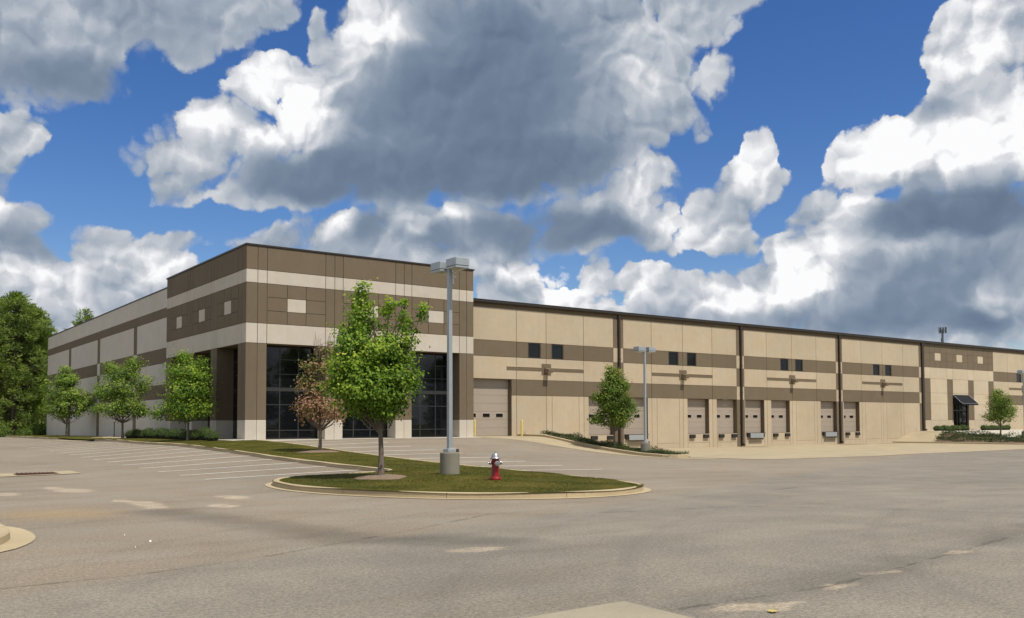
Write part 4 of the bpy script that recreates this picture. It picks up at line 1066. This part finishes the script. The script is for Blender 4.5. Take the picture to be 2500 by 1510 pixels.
# --- pines
def pine_mesh(seed, h, base, wid, nclump=150, per=46, spire=.75):
    r = np.random.default_rng(seed)
    z = base+(h-base)*r.uniform(0, 1, nclump)**.9
    k = (z-base)/(h-base)
    a = r.uniform(0, 2*math.pi, nclump)
    lump = 1+.28*np.sin(a*2+z*.9+seed)+.18*np.sin(a*3-z*1.7)
    rad = wid*(np.clip(1-(1.75*k-.72)**2, 0, 1)**.55+.05)*lump*r.uniform(0, 1, nclump)**.45
    cc = np.c_[np.cos(a)*rad, np.sin(a)*rad, z+rad*.12]
    N = nclump*per
    d = r.normal(0, 1, (N, 3)); d /= np.linalg.norm(d, axis=1)[:, None]; d[:, 2] = d[:, 2]*.7+.18
    c = np.repeat(cc, per, 0)+d*np.repeat(r.uniform(.35, .95, nclump), per)[:, None]*r.uniform(.2, 1, N)[:, None]
    ln = r.uniform(.25, .5, N)[:, None]; side_ = np.cross(d, r.normal(0, 1, (N, 3))); side_ /= np.linalg.norm(side_, axis=1)[:, None]+1e-9
    w = r.uniform(.05, .11, N)[:, None]
    V = np.stack([c-side_*w, c+side_*w, c+d*ln], 1).reshape(-1, 3)
    v = np.clip(np.repeat(r.uniform(0, 1, nclump), per)*.6+r.uniform(0, .4, N), 0, 1)
    crown = np_mesh('crown', V, 3, M_PINE, attrs={'v': v})
    b = MB(); b.tube([(0, 0, -.3), (.1, .05, h*.35), (.0, -.1, h*.7), (.05, 0, h*.97)], [.24, .19, .12, .03], 8)
    for i in range(0, nclump, 2):
        s = Vector((0, 0, max(base*.8, cc[i][2]-rad[i]*.35))); b.tube([s, s.lerp(Vector(cc[i]), .6)+Vector((0, 0, -.1)), Vector(cc[i])], [.05, .035, .012], 4, False)
    return crown, b.mesh('trunk', M_BARKP)
PINES = [pine_mesh(31, 18.0, 1.0, 3.6, 420), pine_mesh(32, 16.0, .5, 3.3, 380), pine_mesh(33, 21.0, 12.5, 2.3, 90, 40)]
def pine(kind, x, y, s, rz, label, group=None, z=None, name='pine_tree'):
    root = tag(empty(name, (x, y, tz(x, y)-.3 if z is None else z), rz), label, 'tree', group)
    root.scale = (s, s, s)
    obj('trunk', PINES[kind][1], root); obj('crown', PINES[kind][0], root)
    return root
def at_px(xd, depth):                       # plan position at a bearing (pixels of the photograph) and distance
    px = xd*2500/2464; d = FWD+RIGHT*((px-1250)/2236.4)
    return CAM.x+d.x*depth, CAM.y+d.y*depth
g = 'pine wood beyond the far end of the side wing'
for xd, dep, kind, s, lab in ((34, 112, 0, .98, 'tallest pine of the wood left of the warehouse'), (84, 116, 1, 1.0, 'lower rounded pine in the wood next to the wing corner'), (-6, 118, 1, 1.10, 'pine cut by the left photo edge'),
                              (60, 124, 1, 1.02, None), (108, 122, 1, .86, 'short pine nearest the far corner of the side wing'), (14, 126, 0, .90, None), (-42, 114, 0, .95, None), (-80, 120, 1, 1.1, None), (-120, 116, 0, 1.0, None)):
    x, y = at_px(xd, dep); pine(kind, x, y, s, random.uniform(0, 6), lab or 'dark green pine deep in the wood left of the warehouse', g)
x, y = at_px(204, 152); pine(2, x, y, 1.0, .6, 'lone pine top showing above the side wing roof')
x, y = at_px(152, 165); pine(2, x, y, .86, 2.6, 'small distant pine tip behind the side wing roof')
# undergrowth at the edge of the wood
def bush_mesh(seed, rx, rz, n, leaf, mat, per=12, clump=.3, lobes=None, shape=KITE):
    r = np.random.default_rng(seed)
    lobes = lobes or [(0, 0, rz*.55, rx, rx, rz*.6, 3), (rx*.4, 0, rz*.7, rx*.6, rx*.6, rz*.45, 1), (-rx*.4, rx*.2, rz*.5, rx*.6, rx*.6, rz*.5, 1)]
    P, O, tone, cc = blob_points(lobes, n, clump, per, r, .35)
    P[:, 2] = np.maximum(P[:, 2], .02)
    v = np.clip(tone*.6+r.uniform(0, .45, len(P)), 0, 1)
    return np_mesh('foliage', leaves(P, O, leaf, shape, r=r), len(shape), mat, attrs={'v': v})
BUSH = bush_mesh(41, 2.0, 2.2, 2600, .26, M_BRUSH)
for xd, dep, s, lab in ((6, 104, .6, 'yellow green undergrowth bush at the left photo edge'), (95, 110, .7, 'bright undergrowth bush against the wing corner'), (60, 108, .5, 'undergrowth bush below the tallest pine'), (-30, 106, 1.0, 'undergrowth bush just outside the left edge')):
    x, y = at_px(xd, dep); rt = tag(empty('undergrowth_bush', (x, y, tz(x, y)-.3), random.uniform(0, 6)), lab, 'bush', 'undergrowth at the edge of the wood'); rt.scale = (s, s, s)
    obj('foliage', BUSH, rt)
# tree belt across the street, mirrored in the tower glazing
BELT = bush_mesh(42, 3.6, 12.0, 3200, .75, M_BRUSH, 10, .8)
for k in range(52):
    x = -4+(k % 19)*7.4+random.uniform(-2, 2)+(3.5 if k > 18 else 0) if k < 30 else 138+(k-30)*8+random.uniform(-2, 2); y = (-104 if k < 19 or k > 29 else -116)+random.uniform(-4, 4)
    if k % 3: pine(k % 2, x, y, random.uniform(.80, 1.02), random.uniform(0, 6), 'street tree seen only as a dark mirror image in the tower glass', 'tree belt mirrored in the tower glass')
    else:
        rt = tag(empty('street_tree', (x, y, tz(x, y)-.4), random.uniform(0, 6)), 'street tree seen only as a dark mirror image in the tower glass', 'tree', 'tree belt mirrored in the tower glass'); s = random.uniform(1.0, 1.2); rt.scale = (s, s, s)
        obj('foliage', BELT, rt)

# --- clipped shrubs
def shrub_mesh(seed, r0, h):
    r = np.random.default_rng(seed); n = 1700
    d = r.normal(0, 1, (n, 3)); d[:, 2] = np.abs(d[:, 2])*.9-.08; d /= np.linalg.norm(d, axis=1)[:, None]
    lump = 1+.07*np.sin(d[:, 0]*7+seed)*np.cos(d[:, 1]*6)
    P = d*np.array([r0, r0, h*.62])*(r.uniform(.82, 1.04, n)*lump)[:, None]+np.array([0, 0, h*.40])
    v = np.clip(r.uniform(0, .75, n)+.25*np.sin(d[:, 0]*5)*np.cos(d[:, 1]*5), 0, 1)
    fol = np_mesh('foliage', leaves(P, d, .058, KITE, r=r, up=.3), 4, M_SHRUB, attrs={'v': v})
    bm = bmesh.new(); bmesh.ops.create_icosphere(bm, subdivisions=2, radius=1)
    for q in bm.verts: q.co = Vector((q.co.x*r0*.84, q.co.y*r0*.84, max(0, h*.40+q.co.z*h*.52)))
    core_ = bpy.data.meshes.new('twigs'); bm.to_mesh(core_); bm.free(); core_.materials.append(M_SHRUBCORE)
    return fol, core_
SHR = [shrub_mesh(51, .62, .88), shrub_mesh(52, .58, .80), shrub_mesh(53, .55, .95)]
def shrub(k, x, y, z, s, label, group, sz=1.0):
    rt = tag(empty('clipped_shrub', (x, y, z), k*1.3), label, 'shrub', group); rt.scale = (s, s, s*sz)
    obj('foliage', SHR[k % 3][0], rt); obj('twigs', SHR[k % 3][1], rt)
for k in range(15):
    y = 20.6-k*1.02; x = -1.25+.10*math.sin(k*2.1)
    shrub(k, x, y, lz(x, y)-.05, .80+.06*math.sin(k*1.7), 'clipped evergreen shrub in the row behind the first two side maples', 'shrub row along the side wing')
for k, (x, y, s, lab) in enumerate(((-1.45, 4.5, .88, 'round clipped shrub, left one of three by the tower corner'), (-1.35, 3.0, .92, 'round clipped shrub, middle one of three by the tower corner'), (-1.5, 1.2, .72, 'low clipped shrub, right one of three by the tower corner'))):
    shrub(k+1, x, y, lz(x, y)-.05, s, lab, 'three shrubs by the tower corner')
for k in range(10): shrub(k, 75.9+k*.64, -.35+.1*math.sin(k*2), -.06, .72, 'clipped shrub in the hedge left of the awning door', 'hedge left of the awning door')
for k in range(10): shrub(k+2, 85.9+k*.62, -.35, -.06, .70, 'clipped shrub in the hedge right of the awning door', 'hedge right of the awning door')

# --- spreading juniper: nobody could count the sprays
def cover(name, label, outline, zf, hgt, n, leaf, mat, seed):
    r = np.random.default_rng(seed)
    xs_ = [p[0] for p in outline]; ys_ = [p[1] for p in outline]
    X = r.uniform(min(xs_), max(xs_), n*3); Y = r.uniform(min(ys_), max(ys_), n*3); m = in_poly(X, Y, outline); X, Y = X[m][:n], Y[m][:n]
    hh = hgt*(.55+.45*np.sin(X*2.1+seed)*np.cos(Y*1.7)+.25*np.sin(Y*4.3+X*3))*r.uniform(.35, 1.1, len(X))
    P = np.c_[X, Y, zf(X, Y)+np.maximum(hh, .04)]
    O = r.normal(0, .6, (len(X), 3)); O[:, 2] = np.abs(O[:, 2])+.4; O /= np.linalg.norm(O, axis=1)[:, None]
    v = np.clip(r.uniform(0, .7, len(X))+.3*np.sin(X*1.3)*np.sin(Y*1.1), 0, 1)
    me = np_mesh(name, leaves(P, O, leaf, KITE*np.array([.55, 1.3]), r=r, up=.2), 4, mat, attrs={'v': v})
    return tag(obj(name, me), label, 'ground cover', kind='stuff')
zs_ = lambda x, y: strip_top(y)
tag(sheet('planter_soil', [(20.9, -1.2), (20.9, -13.9), (22.55, -13.9), (22.55, -1.2)], .5, lambda x, y: strip_top(y)+.06, M_MULCH), kind='structure')
cover('planter_juniper', 'low dark juniper filling the sloping planter strip', [(20.95, -1.3), (20.95, -13.9), (22.7, -13.9), (22.7, -1.3)], lambda x, y: strip_top(y)+.02, .32, 15000, .095, M_JUNIPER, 61)
cover('bank_juniper', 'spreading juniper on the bank below the awning entrance', [(70.0, -3.3), (70.0, -23.5), (74.6, -23.5), (74.4, -2.3), (73.4, -2.2)], bank_z, .50, 24000, .13, M_JUNIPER, 62)

# --- grass blades
def blades():
    r = np.random.default_rng(71); out = lawn_outline
    n = 190000
    X = r.uniform(-9.3, .2, n); Y = r.uniform(-35.4, 8, n); keep = r.uniform(0, 1, n) < np.interp(Y, [-35, -20, 8], [1.0, .75, .45])
    X, Y = X[keep], Y[keep]
    m = in_poly(X, Y, [(p[0], p[1]) for p in out])
    for k, (cx, cy, a, e) in enumerate(((T1[0], T1[1], .78, .72), (T2[0], T2[1], .9, .75), (-1.3, 8, .1, .1))): m &= ((X-cx)/a)**2+((Y-cy)/e)**2 > r.uniform(.8, 1.1, len(X))
    # kept off the kerb top
    X, Y = X[m], Y[m]
    KP = np.array([(p.x, p.y) for p in resample([(q[0], q[1], 0) for q in kerb_line], .25)])
    ok = np.ones(len(X), bool)
    for i in range(0, len(X), 8000):
        d = np.sqrt(((np.c_[X, Y][i:i+8000, None]-KP[None])**2).sum(2)).min(1); ok[i:i+8000] = d > .20
    X, Y = X[ok], Y[ok]; n = len(X)
    Z = lawn_z(X, Y)-.01
    h = r.uniform(.022, .05, n)*(.8+.3*np.sin(X*1.9)*np.cos(Y*2.3)); a = r.uniform(0, 2*math.pi, n); w = r.uniform(.006, .013, n)
    lx, ly = r.normal(0, .025, n), r.normal(0, .025, n)
    A = np.c_[X-np.cos(a)*w, Y-np.sin(a)*w, Z]; B = np.c_[X+np.cos(a)*w, Y+np.sin(a)*w, Z]; C_ = np.c_[X+lx, Y+ly, Z+h]
    patch = .5+.5*np.sin(X*.9+1.3*np.sin(Y*.7))*np.cos(Y*.55+X*.3)
    v = np.clip(r.uniform(0, .55, n)+.35*patch+np.where(r.uniform(0, 1, n) < .06, .35, 0), 0, 1)
    me = np_mesh('lawn_grass', np.stack([A, B, C_], 1).reshape(-1, 3), 3, M_BLADE, attrs={'v': v})
    tag(obj('lawn_grass', me), 'mown grass of the island and the lawn by the tower', 'grass', kind='stuff')
blades()

# ================================================================== street furniture
def lamp_post(name, label, x, y, z, axis, F=False, hbase=.70):
    root = tag(empty(name, (x, y, z), 0), label, 'lamp post', 'twin head car park lamps')
    b = MB().lathe([(.30, -.3), (.305, .0), (.305, hbase-.025), (.285, hbase)], 28, smooth=False); b.build('concrete_base', M_BASE, root)
    MB().box(-.15, .15, -.15, .15, hbase, hbase+.11, .012).build('base_cover', M_LAMP, root)
    MB().box(.19, .27, -.12, -.04, hbase-.002, hbase+.10, .006).build('ground_lug', M_RUST, root)
    V = []; H = 6.62
    for zz, w in ((hbase+.05, .066), (H, .058)): V += [(-w, -w, zz), (w, -w, zz), (w, w, zz), (-w, w, zz)]
    MB().add(V, [(0, 1, 5, 4), (1, 2, 6, 5), (2, 3, 7, 6), (3, 0, 4, 7), (4, 5, 6, 7)]).build('pole', M_LAMP, root)
    MB().box(-.062, .062, -.062, .062, H, H+.03, .008).build('pole_cap', M_LAMP, root)
    for s in (-1, 1):
        c = .44*s
        def bx(b, a0, a1, t0, t1, z0, z1, ch=0):      # a along the head axis, t across
            return b.box(t0, t1, min(a0, a1), max(a0, a1), z0, z1, ch) if axis == 'y' else b.box(min(a0, a1), max(a0, a1), t0, t1, z0, z1, ch)
        arm = bx(MB(), .055*s, .20*s, -.04, .04, 6.42, 6.52, .008).build('arm', M_LAMP, root)
        hd = bx(MB(), .17*s, .74*s, -.25, .25, 6.44, 6.68, .012).build('lamp_head', M_LAMP, root)
        bx(MB(), .175*s, .735*s, -.245, .245, 6.365, 6.425, .008).build('door_frame', M_LAMP, hd)
        bx(MB(), .19*s, .72*s, -.235, .235, 6.424, 6.441).build('seam', M_GUTTER, hd)
        L = MB(); prof = [(.01, -.06), (.10, -.05), (.17, -.02), (.19, .0)]
        L.lathe(prof, 16, 0 if axis == 'y' else .45*s, .45*s if axis == 'y' else 0, 6.366); L.build('lens', M_LENS, hd)
    if F:
        b = MB().box(.054, .105, -.085, -.060, 5.94, 6.34).box(.105, .20, -.085, -.060, 6.29, 6.34).box(.105, .175, -.085, -.060, 6.16, 6.21)
        b.build('letter_plate', M_WHITE, root)
    return root
L1 = (-3.93, -28.5)
lamp_post('car_park_lamp', 'tall twin head lamp on a round concrete base beside the fire hydrant', *L1, lz(*L1)-.03, 'y', True)
lamp_post('car_park_lamp', 'twin head lamp standing in the juniper planter before the dock doors', 21.8, -11.0, float(strip_top(-11.0))+.02, 'x', hbase=.62)
x, y = at_px(2463, 90.0)
lamp_post('car_park_lamp', 'lamp post cut by the right photo edge near the awning entrance', x, y, float(court_z(0, y)), 'x')

# fire hydrant
HY = (-4.05, -31.12); hz = lz(*HY)
root = tag(empty('fire_hydrant', (*HY, hz), R(-25)), 'red fire hydrant with silver cap on the grass island', 'hydrant')
MB().lathe([(.165, -.1), (.165, .0), (.172, .02), (.172, .055), (.165, .07), (.125, .075), (.118, .10), (.105, .50), (.108, .56), (.112, .60)], 24).build('barrel', M_RED, root)
for k in range(8):
    a = k*math.pi/4; MB().lathe([(.016, 0), (.016, .022)], 6, .147*math.cos(a), .147*math.sin(a), .07, False).build('flange_bolt', M_RED, root)
bn = MB().lathe([(.150, .600), (.156, .612), (.150, .632), (.118, .640), (.112, .665), (.098, .71), (.072, .75), (.035, .775), (.03, .78)], 24).build('bonnet', M_SILVER, root)
MB().lathe([(.026, .775), (.024, .82), (.016, .825)], 5, smooth=False).build('operating_nut', M_SILVER, bn)
for k in range(8):
    a = k*math.pi/4+.2; MB().box(.104*math.cos(a)-.006, .104*math.cos(a)+.006, .104*math.sin(a)-.006, .104*math.sin(a)+.006, .645, .70).build('rib', M_SILVER, bn)
def nozzle(ang, rr, L, z):
    d = Vector((math.cos(ang), math.sin(ang), 0)); o = Vector((0, 0, z))
    n_ = MB().tube([o+d*.08, o+d*(.08+L*.5)], rr*.8, 14).build('nozzle', M_RED, root)
    MB().tube([o+d*(.08+L*.45), o+d*(.08+L*.5), o+d*(.08+L*.92), o+d*(.08+L)], [rr*.95, rr, rr, rr*.86], 16).tube([o+d*(.08+L), o+d*(.08+L+.035)], rr*.30, 5).build('cap', M_SILVER, n_)
nozzle(R(-90+8), .078, .13, .47); nozzle(R(180+6), .052, .11, .49); nozzle(R(0+6), .052, .11, .49)

# bollards at the garage door
for x, lab in ((16.42, 'yellow bollard between the tower and the garage door'), (20.52, 'yellow bollard right of the garage door')):
    rt = tag(empty('bollard', (x, .25, 0)), lab, 'bollard', 'bollards at the garage door')
    MB().lathe([(.085, -.3), (.085, 1.13), (.075, 1.17), (.05, 1.20), (.01, 1.21)], 18).build('post', M_YELLOW, rt)
    MB().lathe([(.125, -.05), (.125, .012), (.09, .02)], 18).build('footing', M_CONC, rt)
# storm drain
GR = (-13.27, -14.72); gz = tz(*GR)
root = tag(empty('storm_drain', (*GR, gz)), 'rusty storm drain grate in a pale concrete collar on the left car park', 'drain')
o = sheet('collar', [(-15.6, -15.6), (-11.9, -15.6), (-11.9, -13.6), (-15.6, -13.6)], .6, T(.02), M_CONC); o.parent = root; o.location = (-GR[0], -GR[1], -gz)
MB().box(-.70, .70, -.50, .50, -.04, .03).build('frame', M_RUST, root)
for k in range(9):
    xx = -.58+k*.145; MB().box(xx-.045, xx+.045, -.44, .44, .02, .06, .006).build('bar', M_RUST, root)
# sign posts by the side wing
for (x, y), h, lab in (((-1.0, 27.05), 1.25, 'thin dark post standing on the lawn by the side wing'), ((-1.0, 32.7), 1.0, 'thin dark post farther along the side wing lawn')):
    rt = tag(empty('utility_post', (x, y, lz(x, y))), lab, 'post', 'posts by the side wing')
    MB().box(-.035, .035, -.035, .035, -.3, h, .008).build('post', M_GUTTER, rt); MB().lathe([(.05, h-.03), (.05, h+.03), (.01, h+.06)], 10).build('post_cap', M_GUTTER, rt)
# cell tower far behind
x, y = 232.85, 83.5; gz = tz(x, y)-.3
root = tag(empty('cell_tower', (x, y, gz)), 'distant dark cell tower with antenna ring above the far roof', 'cell tower')
ht = 27.6-gz
MB().tube([(0, 0, 0), (0, 0, ht*.6), (0, 0, ht-.4)], [.45, .30, .20], 10).build('mast', M_TOWER, root)
b = MB()
for k in range(6):
    a = k*math.pi/3; b.tube([(0, 0, ht-1.0), (.85*math.cos(a), .85*math.sin(a), ht-.8)], .04, 5)
b.lathe([(.82, ht-.85), (.88, ht-.85), (.88, ht-.77), (.82, ht-.77), (.82, ht-.85)], 12, smooth=False, cap=False); b.build('antenna_ring', M_TOWER, root)
for k in range(9):
    a = k*2*math.pi/9+.2; c, s = .95*math.cos(a), .95*math.sin(a); MB().box(c-.09, c+.09, s-.09, s+.09, ht-1.5, ht+.2).build('antenna', M_TOWER, root)
for k, zz in enumerate((3.4, 4.4)):
    MB().box(-.8, -.35, -.15, .15, ht-zz-.4, ht-zz+.4).build('dish', M_TOWER, root)
MB().tube([(-.75, 0, ht-8), (-.75, 0, ht-1)], .07, 5).build('cable_ladder', M_TOWER, root)
# fallen leaf in the foreground and small litter flecks
lf = MAPLE_LEAF*.11; V = [(p[0], p[1]-.05, .012+.05*abs(p[0])) for p in lf]
M_YLEAF = simple('yellow leaf', (.50, .40, .10), .7)
lo = MB().add(V, [tuple(range(len(V)))]); lo.tube([(0, -.05, .012), (.02, -.10, .02)], .003, 4)
o = lo.build('fallen_leaf', M_YLEAF, None, (-12.45, -47.28, tz(-12.45, -47.28)+.004), 2.2)
tag(o, 'yellow fallen leaf lying on the asphalt at the bottom of the picture', 'leaf')
for k, (x, y) in enumerate(((-15.5, -36.96), (-15.41, -38.13), (-15.79, -38.78))):
    s = (.009, .024, .008)[k]
    o = MB().add([(-s, -s*.6, .0), (s, -s*.5, .004), (s*.8, s*.7, .012), (0, s*.9, .02), (-s*.9, s*.5, .006), (0, 0, .03)], [(0, 1, 5), (1, 2, 5), (2, 3, 5), (3, 4, 5), (4, 0, 5), (4, 3, 2, 1, 0)]).build('paper_scrap', M_WHITE, None, (x, y, tz(x, y)+.004), k)
    tag(o, ('white paper scrap on the asphalt right of the inlet kerb, farthest of three', 'white paper scrap on the asphalt right of the inlet kerb, middle and largest', 'white paper scrap on the asphalt right of the inlet kerb, nearest of three')[k], 'litter', 'paper scraps near the inlet kerb')
